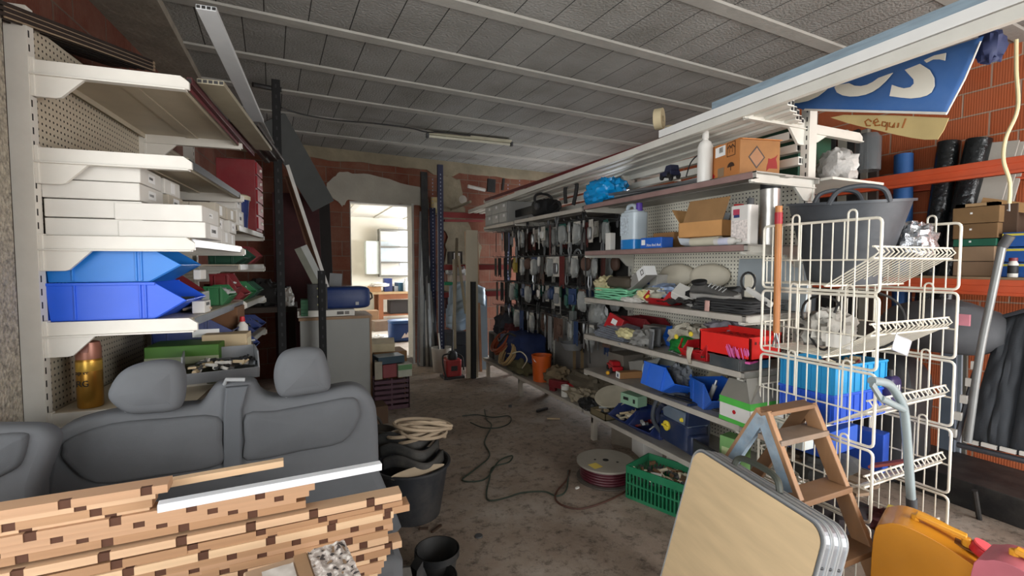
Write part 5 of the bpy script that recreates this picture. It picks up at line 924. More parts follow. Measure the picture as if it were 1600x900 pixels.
# ================================================================ wooden stepladder
WD=mat('#9c7450',.6,0,.15,5,bump=.1,stretch=(4,4,.6),dust=.25,dcol='#8e8f92'); WDD=mat('#7c5a3c',.65,0,.15,5,bump=.1,dust=.2); WBLU=mat('#7f93a3',.7,0,.25,16,dust=.45,dcol='#b9b4aa')
def P2(px,py,d): return at(px,py,d=d)
t=T('stepladder','small paint spattered wooden stepladder between the folding table and the wire baskets','ladder',(0,0,0))
n1=P2(1192,655,1.66); n1l=P2(1135,800,1.60); 
A_=P2(1192,655,2.0); B_=P2(1262,642,2.12); vx=(B_-A_); vx.z=0
B_.z=A_.z; zt_=A_.z; 
def dn(p,px,d,z=0.): q=at(px,1000,d=d); return Vector((q.x,q.y,z))
foot=at(1420,900,d=1.6); dirr=Vector((vx.y,-vx.x,0)).normalized()   # spread direction, across the ladder
L1=A_+dirr*(-.46); L1.z=0; L2=A_+dirr*.38; L2.z=0; M1=B_+dirr*(-.46); M1.z=0; M2=B_+dirr*.38; M2.z=0
for nm_,p,q,m_ in (('near_front_rail',A_,L2,WD),('far_front_rail',B_,M2,WD),('near_back_rail',A_,L1,WD),('far_back_rail',B_,M1,WDD)):
    o=obj('rail',G().bar(p+Vector((0,0,.03)),q,.068 if 'front' in nm_ else .06,.026,up=tuple(vx)),m_,t,bev=.004)
    if 'near' in nm_: obj('blue_paint',G().bar(p+Vector((0,0,.015)),p+(q-p)*.34,.045,.028,up=tuple(vx)),WBLU,o)
for k,f in enumerate((.1,.37,.64,.88)):
    p=A_+(L2-A_)*f; q=B_+(M2-B_)*f; obj('step',G().bar(p-(q-p)*.03,q+(q-p)*.03,.11,.024),mat('#7e6a58',.75,0,.2,8,dust=.4,dcol='#9a948c') if k==0 else WDD,t,bev=.003)
obj('top_cap',G().bar(A_+Vector((0,0,.03)),B_+Vector((0,0,.03)),.075,.02),WDD,t,bev=.004)
for p,q in (): obj('hinge_plate',G().tube([p-vx*.1+Vector((0,0,-.02)),p-vx*.13+Vector((0,0,-.02))],.02,12),DSTEEL,t)
# ================================================================ folded camping table
TW=mat('#cdb38c',.5,0,.1,3,stretch=(1,7,1),bump=.02); 
tl=at(1087,698,d=2.08); tr=at(1283,822,d=1.47); bl=at(1024,905,d=2.11); bl.z=max(bl.z,.0)
ux=(tr-tl).normalized(); W_=(tr-tl).length+.02; uy=(tl-bl); uy=(uy-ux*uy.dot(ux)).normalized(); un=ux.cross(uy); Ht=.66
M=Matrix(((ux.x,uy.x,un.x,tl.x),(ux.y,uy.y,un.y,tl.y),(ux.z,uy.z,un.z,tl.z),(0,0,0,1)))
t=T('folding_table','folded camping table with pale wood top and aluminium edge in the foreground','table'); t.matrix_world=M
def rr(x0,y0,x1,y1,r,k=6):
    o=[]
    for cx,cy,a0 in ((x1-r,y1-r,0),(x0+r,y1-r,90),(x0+r,y0+r,180),(x1-r,y0+r,270)): o+=[(cx+r*math.cos(R(a0+90*i/k)),cy+r*math.sin(R(a0+90*i/k))) for i in range(k+1)]
    return o
sgn=1 if un.dot(Vector((0,0,HC))-tl)>0 else -1
obj('wood_top',G().prism(rr(0.006,-Ht,W_-.006,-.006,.055),.003*sgn,None,'z',.0),TW,t)
for k in range(3):
    o=-sgn*(.034*k+.030); pp=rr(-.004,-Ht-.004,W_+.004,.004,.06,8); g=G().prism(pp,.027*sgn,None,'z',o); q=G()
    q.tube([(x,y,o+.0265*sgn) for x,y in pp],.0042,6,True); q.tube([(x,y,o+.001*sgn) for x,y in pp],.0035,6,True)
    oo=obj('leaf',g,mat('#8e9296',.35,.6,.08,12),t); obj('edge_trim',q,mat('#d5d8da',.3,.7,.05),oo)
    obj('rivet',G().lathe([(0,0),(.006,0),(.004,.003),(0,.0035)],10,(0,0,0),TR(W_+.004,-.12,o+.0135*sgn)@RY(PI/2)),DSTEEL,oo)
obj('carry_handle',G().tube(smooth_path([(W_*.28,.006,-sgn*.05),(W_*.32,.045,-sgn*.05),(W_*.5,.055,-sgn*.05),(W_*.6,.045,-sgn*.05),(W_*.64,.006,-sgn*.05)]),.012,8),mat('#3d4038',.5),t)
# ================================================================ jerrycans
JY=mat('#c98318',.3,0,.12,4,bump=.03,dust=.15,dcol='#d8b06a')
jl=at(1378,815,d=1.78); jr=at(1566,868,d=1.55); jx=(jr-jl); jx.z=0; jx.normalize(); ang=math.atan2(jx.y,jx.x)
zt2=jl.z
def jerry(label,loc,rz,m,capm,L_=.36,D_=.19,H_=.44):
    t=T('jerrycan',label,'jerrycan',loc,rz); g=G()
    out=dens([(-L_/2,.03),(-L_/2,H_-.08),(-L_/2+.035,H_-.015),(-L_/2+.09,H_),(0,H_-.02),(L_/2-.1,H_-.055),(L_/2-.02,H_-.1),(L_/2,H_-.15),(L_/2,.03),(L_/2-.03,0),(-L_/2+.03,0)],4)
    g.prism(out,D_,None,'y',-D_/2); o=obj('can_body',g,m,t,bev=.03,smooth=True); o.modifiers['b'].segments=4; o.modifiers['b'].angle_limit=R(60)
    obj('handle',G().bar((-.07,0,H_+.018),(.07,0,H_-.012),.03,.018).tube([(-.07,0,H_-.02),(-.07,0,H_+.018)],.014,8).tube([(.07,0,H_-.06),(.07,0,H_-.012)],.014,8),mat('#d6962a',.4,0,.08),t,bev=.004)
    obj('handle_recess',G().prism([(-.09,H_-.004),(.1,H_-.05),(.1,H_-.054),(-.09,H_-.01)],.05,None,'y',-.025),mat('#6d4410',.6),t)
    obj('cap',G().lathe([(0,0),(.034,0),(.036,.006),(.036,.024),(.03,.03),(0,.03)],20,(0,0,0),TR(L_/2-.075,0,H_-.055)@RY(R(25))),capm,t); obj('cap_ring',G().lathe([(.026,.03),(.034,.03),(.034,.036),(.026,.036)],20,(0,0,0),TR(L_/2-.075,0,H_-.055)@RY(R(25))),mat('#e0535a',.4),t); return t
c=(jl+jr)/2; nrm=Vector((-jx.y,jx.x,0)); c=c+nrm*.085
jerry('amber yellow plastic jerrycan with red cap in the right foreground',(c.x,c.y,0),ang,JY,mat('#b8252e',.4,0,.08),.36,.19,zt2+.015)
c2=at(1625,900,d=1.36); jerry('faded pink red fuel can cut off at the right corner behind the amber jerrycan',(c2.x+.12,c2.y+.02,0),ang-.2,mat('#b5606a',.5,0,.15,6),BLK,.3,.16,.50)
# ================================================================ floor things
t=T('cable_reel','large cable reel with grey flanges and dark red cable lying on the floor','cable reel',(1.83,2.52,0))
FLG=mat('#8b857a',.8,0,.12,6,dust=.3); g=G().lathe([(0,0),(.185,0),(.19,.004),(.19,.012),(0,.014)],40); obj('lower_flange',g,mat('#4d463f',.8),t)
q=G(); 
for z in range(5): q.tube([(.158*math.cos(2*PI*k/36),.158*math.sin(2*PI*k/36),.022+.017*z) for k in range(36)],.0095,7,True)
obj('red_cable',q,mat('#4a1420',.5,0,.15),t); obj('drum',G().lathe([(0,.012),(.15,.012),(.15,.108),(0,.108)],30),mat('#3a1519',.6),t)
o=obj('top_flange',G().lathe([(0,.108),(.19,.108),(.19,.12),(.0,.122)],44),FLG,t); h=G()
for x,y,r in ((0,0,.02),(.05,-.06,.008),(-.06,.035,.008)): h.lathe([(0,.1215),(r,.1215),(r,.1232),(0,.1232)],14,(x,y,0))
obj('holes',h,DBLK,o); obj('yellow_sticker',G().b2((-.15,-.07,.1213),(-.085,-.0,.1228),RZ(.1)),mat('#c9b052',.7,0,.1),o)
t=T('green_crate','green mesh plastic crate of white fittings on the floor beside the folding table','crate',(1.98,2.12,0),R(20))
GC=mat('#0f6b45',.5,0,.1,8,dust=.12); L_,W_c,H_=.38,.26,.2
g=G().b2((-W_c/2,-L_/2,0),(W_c/2,L_/2,.006))
for s in (-1,1):
    for (lo,hi) in ((0,.02),(.09,.1),(H_-.045,H_)): g.b2((s*W_c/2-.004,-L_/2,lo),(s*W_c/2+.004,L_/2,hi)).b2((-W_c/2,s*L_/2-.004,lo),(W_c/2,s*L_/2+.004,hi))
    for i in range(17): y=-L_/2+L_*i/16; g.b2((s*W_c/2-.003,y-.004,0),(s*W_c/2+.003,y+.004,H_))
    for i in range(12): x=-W_c/2+W_c*i/11; g.b2((x-.004,s*L_/2-.003,0),(x+.004,s*L_/2+.003,H_))
obj('crate_body',g,GC,t); junk(t,0,0,.14,.22,.34,70,81,[PAPER,BEIGE,mat('#6d5138',.6),DGREY,BEIGE]); junk(t,0,0,.09,.22,.34,30,82,[BLK,DGREY])
# black tub with tyre strips and hose
t=tub('black builder bucket full of rubber strips and hose right of the bench seat',(.57,2.62,0),.155,.205,.3,mat('#22252a',.6,0,.15,8,dust=.3,dcol='#6d655b'),0,1.,False,'builder_bucket')
for i in range(3):
    one('rubber_strip',G().sheet(lambda u,v,i=i:(-.17+.34*u,.10*math.sin(u*PI)*(-1)+.03*i-.02+.02*math.sin(u*6),.0+.06*v+.03*math.sin(u*PI*2+.5)),24,3),mat('#1c1d1d',.7,0,.15,dust=.2),'black curved rubber strip, %s in the builder bucket'%['front','middle','rear'][i],'strip',(.57,2.60+.07*i,.27+.04*i),(R(-15),0,0),solid=.012)
one('pale_board',G().prism(dens([(-.13,-.01),(0,-.022),(.13,.0),(.14,.015),(0,.03),(-.13,.01)],3),.02,None,'y',0),mat('#a79780',.8,0,.12),'pale flat wood piece lying across the builder bucket rim','board',(.57,2.47,.3),(R(-50),0,R(4)))
rnd=random.Random(6); pts=[]
for k in range(7):
    cx,cy,r_,tx,ty=rnd.uniform(-.05,.09),rnd.uniform(-.03,.05),rnd.uniform(.09,.17),rnd.uniform(-.5,.35),rnd.uniform(-.45,.6)
    for a in range(14): an=2*PI*a/14+k; x,y=r_*math.cos(an),r_*.7*math.sin(an); pts.append((.62+cx+x,2.74+cy+y,.39+.012*k+x*ty*.6+y*tx))
one('hose',G().tube(smooth_path(pts,3),.0105,7),mat('#a5937c',.7,0,.12),'beige hose heaped in tangled loops on top of the builder bucket','hose')
tub('dark rubber bucket with handle half hidden between bench seat and crates',(.42,3.25,0),.13,.18,.27,mat('#3a352f',.8,0,.15,8,dust=.4,dcol='#5f564a'),0,1.,True,'builder_bucket')
# black pots in the foreground
for i,(px,py,d,h,l) in enumerate(((677,893,1.97,.11,'nearer black plastic pot on the floor at the bottom edge'),(683,868,2.12,.14,'black plastic pot standing behind the nearer pot at the bottom edge'))):
    p=at(px,py,d=d); t=T('plant_pot',l,'pot',(p.x,p.y,0)); obj('pot_body',G().lathe([(0,0),(.075,0),(.095,h),(.098,h),(.098,h-.02),(.09,h-.004),(.07,.006),(0,.006)],28),mat('#2b2b2b',.6,0,.15,dust=.25,dcol='#5a544c'),t); obj('rim',G().lathe([(.095,h-.03),(.1005,h-.03),(.1005,h),(.095,h)],28,close=True),BLK,t)
p=at(600,905,d=1.8); one('dark_sheet',G().prism(jag([(-.12,0),(.14,0),(.10,.22),(-.1,.2)],.006,3),.02,None,'y',0),mat('#3c3a37',.7,0,.15,dust=.3),'dark grey plastic sheet standing beside the taped carton at the bottom edge','sheet',(p.x,p.y,0),(R(-15),0,R(-10)))
p=at(652,838,d=1.9); one('black_wedge',G().prism([(0,0),(.05,0),(.05,.2),(.02,.17)],.05,None,'y',0),BLK,'black wedge shaped post end sticking up right of the batten pile','wedge',(p.x-.02,p.y,.0),(0,0,R(20)))
# cables on the floor
rnd=random.Random(4)
def fl(pts,z=.006): return smooth_path([at(px,py,z=z) for px,py in pts],6)
tubeobj('floor_cable',fl([(757,640),(760,655),(768,665),(757,690),(765,712),(740,735),(722,750),(745,752),(762,745),(780,720),(800,712),(795,722),(770,730),(765,748),(760,770),(765,782),(790,778),(815,770),(850,768),(870,775),(885,765),(888,735)]),.005,mat('#2f3a2f',.6),'dark green tangled cable running across the middle of the floor','cable')
tubeobj('floor_cable',fl([(722,650),(745,648),(770,652),(795,650),(797,660),(780,668),(755,668),(735,660)]),.005,mat('#26302a',.6),'thin dark cable loop on the floor beyond the green tangle','cable')
tubeobj('floor_cable',fl([(890,735),(885,750),(870,768),(868,780),(880,790),(905,795),(935,788),(965,775),(985,760),(990,740)]),.0055,mat('#4a2c20',.6),'brown cable looping on the floor around the cable reel','cable')
for i,(px,py,l,a_,m_,s_) in enumerate(((847,642,'black',.3,BLK,(.15,.03,.02)),(865,655,'pale',-.5,TAN,(.12,.012,.012)),(797,636,'dark',.8,DGREY,(.03,.03,.02)),(902,763,'white',.2,PAPER,(.03,.015,.008)),(748,838,'round dark',.2,DGREY,(.04,.04,.006)),(682,827,'brown',.6,mat('#3d2d22'),(.08,.015,.01)),(662,827,'small brown',-.3,mat('#3d2d22'),(.05,.012,.01)))):
    p=at(px,py,z=0); one('floor_debris',G().rbox((0,0,s_[2]/2),s_,min(s_[:2])*.35) if i!=4 else G().lathe([(0,0),(.022,0),(.02,.006),(0,.006)],16),m_,'%s scrap lying on the floor %s'%(l,['below the bottom shelf, a tube','beyond the reel, a thin stick','in the aisle, a lump','in front of the cable reel','in the foreground, a disc','near the builder bucket','near the black wedge'][i]),'scrap',(p.x,p.y,0),(0,0,a_))
# ================================================================ banner on the right profiles
def bp(u,v,dx=0.): return at(1200+u/4,v/4,x=2.5+dx)
BL_=mat('#34609c',.7,0,.12,4,dust=.3,dcol='#6d86ad'); BNW=mat('#d9d4c6',.6,0,.04)
t=T('banner','blue cloth banner with large white letters draped from the profiles above the wire baskets','banner',(0,0,0))
cs_=[bp(60,640),bp(1350,225),bp(1120,715),bp(240,690)]
def bsh(u,v):
    a=cs_[0]+(cs_[1]-cs_[0])*u; b_=cs_[3]+(cs_[2]-cs_[3])*u; p=a+(b_-a)*v; p.x+=.012*math.sin(u*7)*v+.006*math.sin(v*5); return p
obj('banner_cloth',G().sheet(bsh,30,10),BL_,t,solid=.002)
def bproj(u,v):
    'push a traced point onto the cloth'
    best=None; p=bp(u,v); 
    return Vector((p.x-.014,p.y,p.z))+ (Vector((0,0,HC))-p).normalized()*.004
L1_=[(865,440),(960,402),(1020,440),(1048,490),(1050,540),(1030,580),(1000,600),(960,612),(900,618),(835,612),(770,603),(785,533),(820,545),(860,555),(900,548),(922,525),(920,500)]
L1b=[(985,380),(1050,350),(1122,335),(1116,382),(1080,374),(1040,375),(1000,395)]
L2_=[(425,548),(440,580),(475,598),(520,606),(570,604),(620,594),(665,575),(705,548),(745,510),(790,458),(755,470),(700,490),(665,515),(630,532),(590,541),(550,538),(515,522),(440,535)]
L3_=[(100,640),(140,648),(200,645),(260,632),(320,605),(360,575),(395,543),(345,552),(300,580),(260,598),(225,598),(235,572),(190,590),(160,612)]
for i,p in enumerate((L1_,L1b,L2_,L3_)):
    g=G(); q=[bproj(*a) for a in p]; n=len(q); g.add(q+[a+Vector((.004,0,0)) for a in q],[tuple(range(n)),tuple(range(2*n-1,n-1,-1))]+[(k,(k+1)%n,n+(k+1)%n,n+k) for k in range(n)]); obj('letter',g,BNW,t,smooth=False)
obj('hem',G().tube([bproj(240,688),bproj(680,700),bproj(1128,712)],.006,6).tube([bproj(1340,262),bproj(1240,500),bproj(1128,712)],.003,6),mat('#d6d2c8',.6),t)
YB=mat('#b7a06a',.7,0,.15,4,dust=.15,dcol='#d3c48f'); y_=[(390,735),(470,718),(800,722),(1130,738),(1100,810),(1060,872),(980,873),(900,862),(800,842),(700,818),(600,795),(500,770)]
g=G(); q=[bp(*a,.03) for a in y_]; n=len(q); g.add(q+[a+Vector((.003,.0,0)) for a in q],[tuple(range(n)),tuple(range(2*n-1,n-1,-1))]+[(k,(k+1)%n,n+(k+1)%n,n+k) for k in range(n)]); o=obj('yellow_fold',g,YB,t,smooth=False)
st_=[[(645,760),(625,745),(605,760),(615,785),(640,785)],[(655,770),(690,760),(680,742),(660,755),(670,785),(700,782)],[(735,765),(715,760),(710,785),(730,790),(745,765),(738,815)],[(760,765),(755,790),(775,795),(790,770),(785,798)],[(815,768),(808,798)],[(860,740),(838,800)]]
obj('printed_script',(lambda g:[g.tube([bp(*a,.026) for a in s_],.0035,5) for s_ in st_] and g)(G()),mat('#9a5a22',.7),o)
obj('dark_fold',G().ell(bp(1390,290,.05),(.05,.04,.06),.8,.4,6,2),mat('#16224a',.7,0,.2),t)
# ================================================================ right wall rack
OR=mat('#c8512a',.5,0,.1,6,dust=.12); rk=T('pallet_rack','orange beamed storage rack standing along the right brick wall','rack',(4.0,0,0))
for z in (2.02,1.27): 
    for x in (0,.34): obj('beam',G().b2((x-.02,-.9,z-.05),(x+.02,2.58,z+.05)).b2((x-.028,-.9,z+.012),(x+.01,2.58,z+.05)).b2((x-.028,-.9,z-.05),(x+.01,2.58,z-.03)),OR,rk,bev=.003)
obj('shelf_board',G().b2((-.02,-.9,1.32),(.36,2.58,1.335)),mat('#8a7358',.8,0,.15),rk)
for y in (-.93,2.6):
    for x in (0,.34): obj('upright',G().b2((x-.03,y-.03,0),(x+.03,y+.03,2.4)),mat('#55595c',.5,.2,.1),rk)
WX=4.1
def wall_box(nm,l,cat,px0,py0,px1,py1,x,dx,m,**k):
    a=at(px1,py1,x=x); b_=at(px0,py1,x=x); top=at(px1,py0,x=x); return carton(nm,l,cat,(x+dx/2,(a.y+b_.y)/2,1.336),(dx,abs(b_.y-a.y),max(.03,top.z-1.336)),0,m,**k)
B0=at(1552,432,x=4.06); B1=at(1488,432,x=4.06); yy=(B0.y+B1.y)/2; wd=B1.y-B0.y
z=1.336
for i,(h,m_,l,nm,dw) in enumerate(((.10,mat('#8a7058',.85,0,.1),'lower tan carton of the pile on the right rack','carton',0),(.10,mat('#8f765d',.85,0,.1),'upper tan carton under the green box on the right rack','carton',0.0),(.05,mat('#1c5a45',.6,0,.1),'flat green box between the cartons on the right rack','box',.01),(.10,mat('#75593a',.85,0,.12),'brown carton with small white spots on the green box','carton',.02),(.11,mat('#7d613f',.85,0,.12),'topmost brown carton with open lid at the right rack','carton',.03))):
    carton(nm,l,'carton' if nm=='carton' else 'box',(4.2,yy+.0,z),(.28,wd+dw,h-.003),0,m_,lab=[('-x',.02,h*.6,.012,.012,LABELM)] if i in (2,3,4) else []); z+=h
t=T('flap_cover','tan flap lid with a dark opening lying on the topmost carton of the right rack','lid',(4.2,yy,z)); obj('lid_frame',G().b2((-.14,-wd/2,0),(-.08,wd/2,.02)).b2((.06,-wd/2,0),(.14,wd/2,.02)).b2((-.14,-wd/2,0),(.14,-wd/2+.05,.02)).b2((-.14,wd/2-.05,0),(.14,wd/2,.02)),mat('#a38660',.85),t); obj('dark_inside',G().b2((-.08,-wd/2+.05,.0),(.06,wd/2-.05,.008)),DBLK,t)
a=at(1536,316,x=4.15); b_=at(1640,330,x=4.15); one('wood_plank',G().bar(a,b_,.05,.06),mat('#b08a5c',.7,0,.12,5),'tan wood plank lying above the cartons of the right rack','plank')
carton('carton','dark brown carton end hanging over behind the plank','carton',(4.22,at(1575,340,x=4.22).y,1.55),(.2,.16,.25),0,mat('#4d3a2b',.85,0,.1))
for i in range(3):
    a=at(1560,430,x=4.1); t=T('blue_crate','blue crate with yellow stripe on the right rack, %s of three stacked'%['lowest','middle','topmost'][i],'crate',(4.2,a.y-.17,1.336+.095*i)); obj('crate_body',G().b2((-.13,-.15,0),(.13,.15,.09)),BLUE2,t,bev=.004); obj('yellow_stripe',G().b2((-.1325,-.15,.068),(-.13,.15,.082)),mat('#c9bd4a',.6),t)
a=at(1582,432,x=4.02); bottle('small white spray can with dark red cap before the blue rack crates',(4.02,a.y,1.336),.024,.12,PAPER,mat('#7a2a30',.5),name='spray_can',cat='spray can',lab=BLK,neck=.7)
# rolls and boards leaning behind the beam
PLW=mat('#1d2022',.18,.1,.3,18,bump=.8,bscale=22)
def roll(l,p,q,r,m,nm='plastic_roll',cat='roll'): 
    t=T(nm,l,cat,p); d=q-p; obj('wrapped_roll',G().tube([(0,0,0),d*.5,d],r,18),m,t); obj('roll_core',G().tube([d*.999,d*1.003],r*.45,12),mat('#6a5a48'),t); return t
roll('black plastic wrapped roll leaning on the right wall, farther one',at(1440,520,x=4.15),at(1483,222,x=4.3),.065,PLW); roll('black plastic wrapped roll leaning on the right wall, nearer one with bright streak',at(1462,520,x=4.15),at(1530,218,x=4.3),.07,PLW)
roll('upright blue roll behind the orange beam beside the black rolls',at(1408,520,x=4.2),at(1412,242,x=4.28),.06,mat('#2a5c9a',.6,0,.1))
a=at(1498,440,x=4.15); b_=at(1560,222,x=4.32); 
for i in range(3): one('grey_board',G().bar(a+Vector((.02*i,-.02*i,0)),b_+Vector((.02*i,-.02*i,-.01*i)),.21,.012,up=(1,0,0)),mat('#b3aea4',.7,0,.06),'pale grey long board leaning on the right wall beside the black rolls, %s of three'%['front','middle','rear'][i],'board',bev=.002)
# hanging flex
tubeobj('hanging_cable',smooth_path([at(1588,62,x=3.5),at(1588,110,x=3.5),at(1590,170,x=3.5),at(1572,215,x=3.5),at(1568,250,x=3.5),at(1578,285,x=3.5),at(1577,318,x=3.5)]),.009,mat('#d6c79c',.6),'cream hanging flex dangling from the ceiling in front of the right wall','cable')
tubeobj('hanging_hook',[at(1577,318,x=3.5),at(1577,330,x=3.5),at(1574,328,x=3.5)],.004,LGREY,'small metal hook at the end of the cream hanging flex','hook')
# things seen between gondola post and rack
carton('green_bin','dark green plastic bin standing behind the stained carton on the far side shelf','bin',(2.85,2.0,1.9),(.35,.28,.34),R(5),DGREEN)
one('shelf_panel',G().b2((2.61,1.6,1.872),(3.08,3.2,1.885)),UPW,'cream shelf on the far side of the right shelving, behind the rubber tub','shelf')
crumple('greyish clear bag beside the cream post behind the rubber tub',(2.84,1.72,1.886),(.08,.1,.11),mat('#a9a5a0',.3,0,.15,14,bump=.6),amp=.3,seed=91)
for i,(px,w_,m_,top,l) in enumerate(((1298,.10,BLK,205,'black'),(1318,.07,mat('#8e8b80',.7),205,'pale grey'),(1334,.09,BLK,205,'second black'),(1352,.05,mat('#7c7a72',.6),203,'steel grey'),(1366,.06,mat('#3a2f2a',.7),215,'brown black'))):
    a=at(px,520,x=3.9); a.z=0; b_=at(px,top,x=4.2); one('leaning_board',G().bar(a,b_,w_,.03,up=(1,0,0)),m_,'%s long board leaning upright behind the cream post and rubber tub'%l,'board')
one('glass_jar',G().lathe([(0,0),(.07,0),(.07,.2),(.05,.23),(.0,.23)],20),mat('#5d6062',.15,0,.1,alpha=.7),'dark glass jar behind the rubber tub handle','jar',at(1355,262,x=3.3)+Vector((0,0,-.02)))
# folded lounger cushions at the right
FB=mat('#2f3338',.8,0,.12,5,bump=.15,bscale=120,dust=.2,dcol='#4e5256')
t=T('folding_bed','dark grey padded folding bed with slatted white marked frame, standing at the right edge','bed',(0,0,0))
c0=[at(1508,690,x=3.35),at(1660,725,x=3.35),at(1680,470,x=3.55),at(1570,500,x=3.55)]
def pad(a,b_,c_,d_,th,nm):
    def fn(u,v):
        p=(a+(b_-a)*u)+((d_+(c_-d_)*u)-(a+(b_-a)*u))*v; k=(1-(2*u-1)**6)*(1-(2*v-1)**8); p.x-=th*k*(1-.25*math.exp(-((u-.55)/.05)**2)); p.x+=.01*noise.noise(Vector((u*6,v*8,2))); return p
    return obj(nm,G().sheet(fn,24,24),FB,t,solid=.03)
a,b_,c_,d_=c0; pad(a+(b_-a)*.03,a+(b_-a)*.48,d_+(c_-d_)*.45,d_,.05,'mattress_pad'); pad(a+(b_-a)*.52,b_,c_,d_+(c_-d_)*.5,.05,'mattress_pad')
obj('frame_rail',G().tube([a+Vector((-.03,.02,-.02)),b_+Vector((-.03,0,-.02))],.016,8).tube([a+Vector((-.02,.03,0)),d_+Vector((-.02,.05,.02))],.014,8).tube([d_+Vector((-.01,.0,.02)),c_+Vector((-.01,0,.02))],.012,8),mat('#4a4c52',.5,.3,.1),t)
h=G(); h.sm=False
for k in range(7): p=a+(d_-a)*(.06+.14*k)+Vector((-.045,.045,0)); h.box(p,(.02,.03,.045))
for k in range(4): p=a+(b_-a)*(.12+.2*k)+Vector((-.05,0,.02)); h.box(p,(.015,.06,.02))
obj('slat_ends',h,PAPER,t)['kind']='stuff'
for y in (a.y-.05,b_.y+.05): obj('leg',G().tube([(3.35,y,.18),(3.42,y,0.0)],.013,8),BLK,t)
P=[at(1578,368,x=3.2),at(1566,385,x=3.2),at(1548,470,x=3.2),at(1530,560,x=3.2),at(1512,690,x=3.2)]
t=T('grey_pole','grey tube pole with rubber top leaning at the folding bed','pole'); obj('pole_tube',G().tube(smooth_path(P[1:]),.017,10),mat('#7b7d7c',.4,.3,.1),t); obj('rubber_top',G().tube([P[0],P[1]],.022,10),DGREY,t)
crumple('dark grey domed bag on the pile right of the wire baskets',at(1470,520,x=3.5)+Vector((0,0,-.1)),(.22,.3,.17),mat('#46474a',.8,0,.1,6),'bag','bag',.1,4,93)
p=at(1507,500,x=3.2); one('pink_tag',G().rbox((0,0,0),(.012,.05,.06),.004),mat('#d68a98',.5),'small pink plastic clip on the dark bag right of the wire baskets','clip',p)
one('black_sack',G().ell((0,0,.42),(.2,.26,.45),.7,.12,4,4,24),mat('#1d1f22',.6,0,.2,6,bump=.2),'tall black sack standing on the floor behind the right end of the baskets','sack',(3.55,1.82,0))
for i in range(3): 
    a=at(1478+9*i,742,z=0); one('metal_sheet',G().bar(a,a+Vector((.25,.12,.95-.07*i)),.09,.02,up=(1,0,0)),[mat('#5c6570',.5,.1,.1),mat('#7c848b',.5,.1,.1),mat('#5a564e',.7)][i],'bluish grey tall panel leaning right of the wire baskets, %s of three'%['left','middle','right'][i],'panel',bev=.002)
carton('under_bed_shade','low black block added on the floor in place of the shade under the folding bed','crate',(3.75,1.45,0),(.5,.9,.16),0,BLK)  # black block added to stand for the shade beneath the bed
p=at(1565,775,z=0); one('floor_board',G().box((0,0,.015),(.3,.5,.03)),mat('#7a6146',.8,0,.15),'brown board lying on the floor in front of the folding bed','board',(p.x,p.y,0),(0,0,R(30)))
one('wall_shade_sheet',G().sheet(lambda u,v:(4.3+.05*math.sin(u*9)+.03*noise.noise(Vector((u*4,v*4,3))),2.7+2.7*u,2.1*v),30,14),mat('#2b2826',.9,0,.2),'dark tarpaulin added on the right wall in place of the shade behind the shelving','backdrop',solid=.005)  # dark sheet added over the brick to act as shade behind the shelving
# ================================================================ back left corner
DKW=mat('#33281f',.8,0,.2,5,bump=.1)
def lean(l,p,q,w,th,m,nm='leaning_board',cat='board',up=(0,1,0),group=None): return one(nm,G().bar(p,q,w,th,up=up),m,l,cat,group=group,bev=.001)
lean('wide dark board leaning diagonally across the left part of the back wall',at(425,185,y=5.2),at(505,322,y=5.6),.26,.02,mat('#3b3d3b',.7,0,.1))
lean('narrow white edged trim leaning down to the dark corner beside the black post',at(449,258,y=4.9),at(513,452,y=4.9),.03,.02,mat('#c9c6c0',.5),'leaning_trim','trim')
lean('brown thin board leaning behind the white edged trim',at(449,275,y=5.0),at(500,440,y=5.0),.05,.02,mat('#5c3a26',.7,0,.15))
lean('pale grey flat board, broad one, leaning in front of the brick left of the doorway',at(472,385,y=4.95),at(507,455,y=4.9),.09,.015,mat('#a9aba8',.6,0,.05))
lean('greenish grey batten leaning left of the pale grey board',at(465,388,y=4.95),at(500,455,y=4.85),.06,.02,mat('#7b7c70',.7))
lean('dark maroon tall board standing in the back left corner',Vector((.02,5.7,0)),Vector((.0,6.2,2.25)),.5,.03,mat('#3a1618',.8,0,.2))
lean('very dark tall plank leaning in the back left corner',Vector((.3,5.9,0)),Vector((.28,6.3,2.2)),.2,.03,mat('#1d1816',.8))
wh=T('wheelbarrow_tray','dark plank workbench heaped with clutter in the back left corner','workbench',(-.28,5.45,0)); obj('bench_top',G().b2((-.42,-.4,.95),(.27,.3,1.0)),DKW,wh)
for x in (-.37,.22):
    for y in (-.36,.26): obj('leg',G().b2((x-.03,y-.03,0),(x+.03,y+.03,.95)),DKW,wh)
wh.name='workbench'
for i in range(5): one('green_card_stack',G().box((0,0,.015),(.06,.2,.028)),mat('#3c6a4c',.7,0,.1),'dark green slim box, %s in the small stack beside the black post'%['lowest','second','third','fourth','topmost'][i],'box',(.05,4.76,.941+.03*i) if 1 else (0,0,0),(0,0,0),'slim green boxes')
crumple('crumpled white paper on the dark bench in the back left corner',(-.1,5.15,1.0),(.06,.08,.1),PAPER,'paper','paper',.4,6,101)
crumple('black heap of parts on the dark bench in the back left corner',(-.3,5.4,1.0),(.2,.2,.14),mat('#1d1a19',.9,0,.3),'heap','heap',.5,7,103)
for i in range(3): one('metal_bracket',G().bar((0,0,0),(.12,0,0),.02,.015).bar((.12,0,0),(.12,0,.05),.02,.015),DSTEEL,'grey metal bracket stacked on the dark bench, %s of three'%['lowest','middle','topmost'][i],'bracket',(-.55,5.2,1.01+.06*i),(0,0,.2*i))
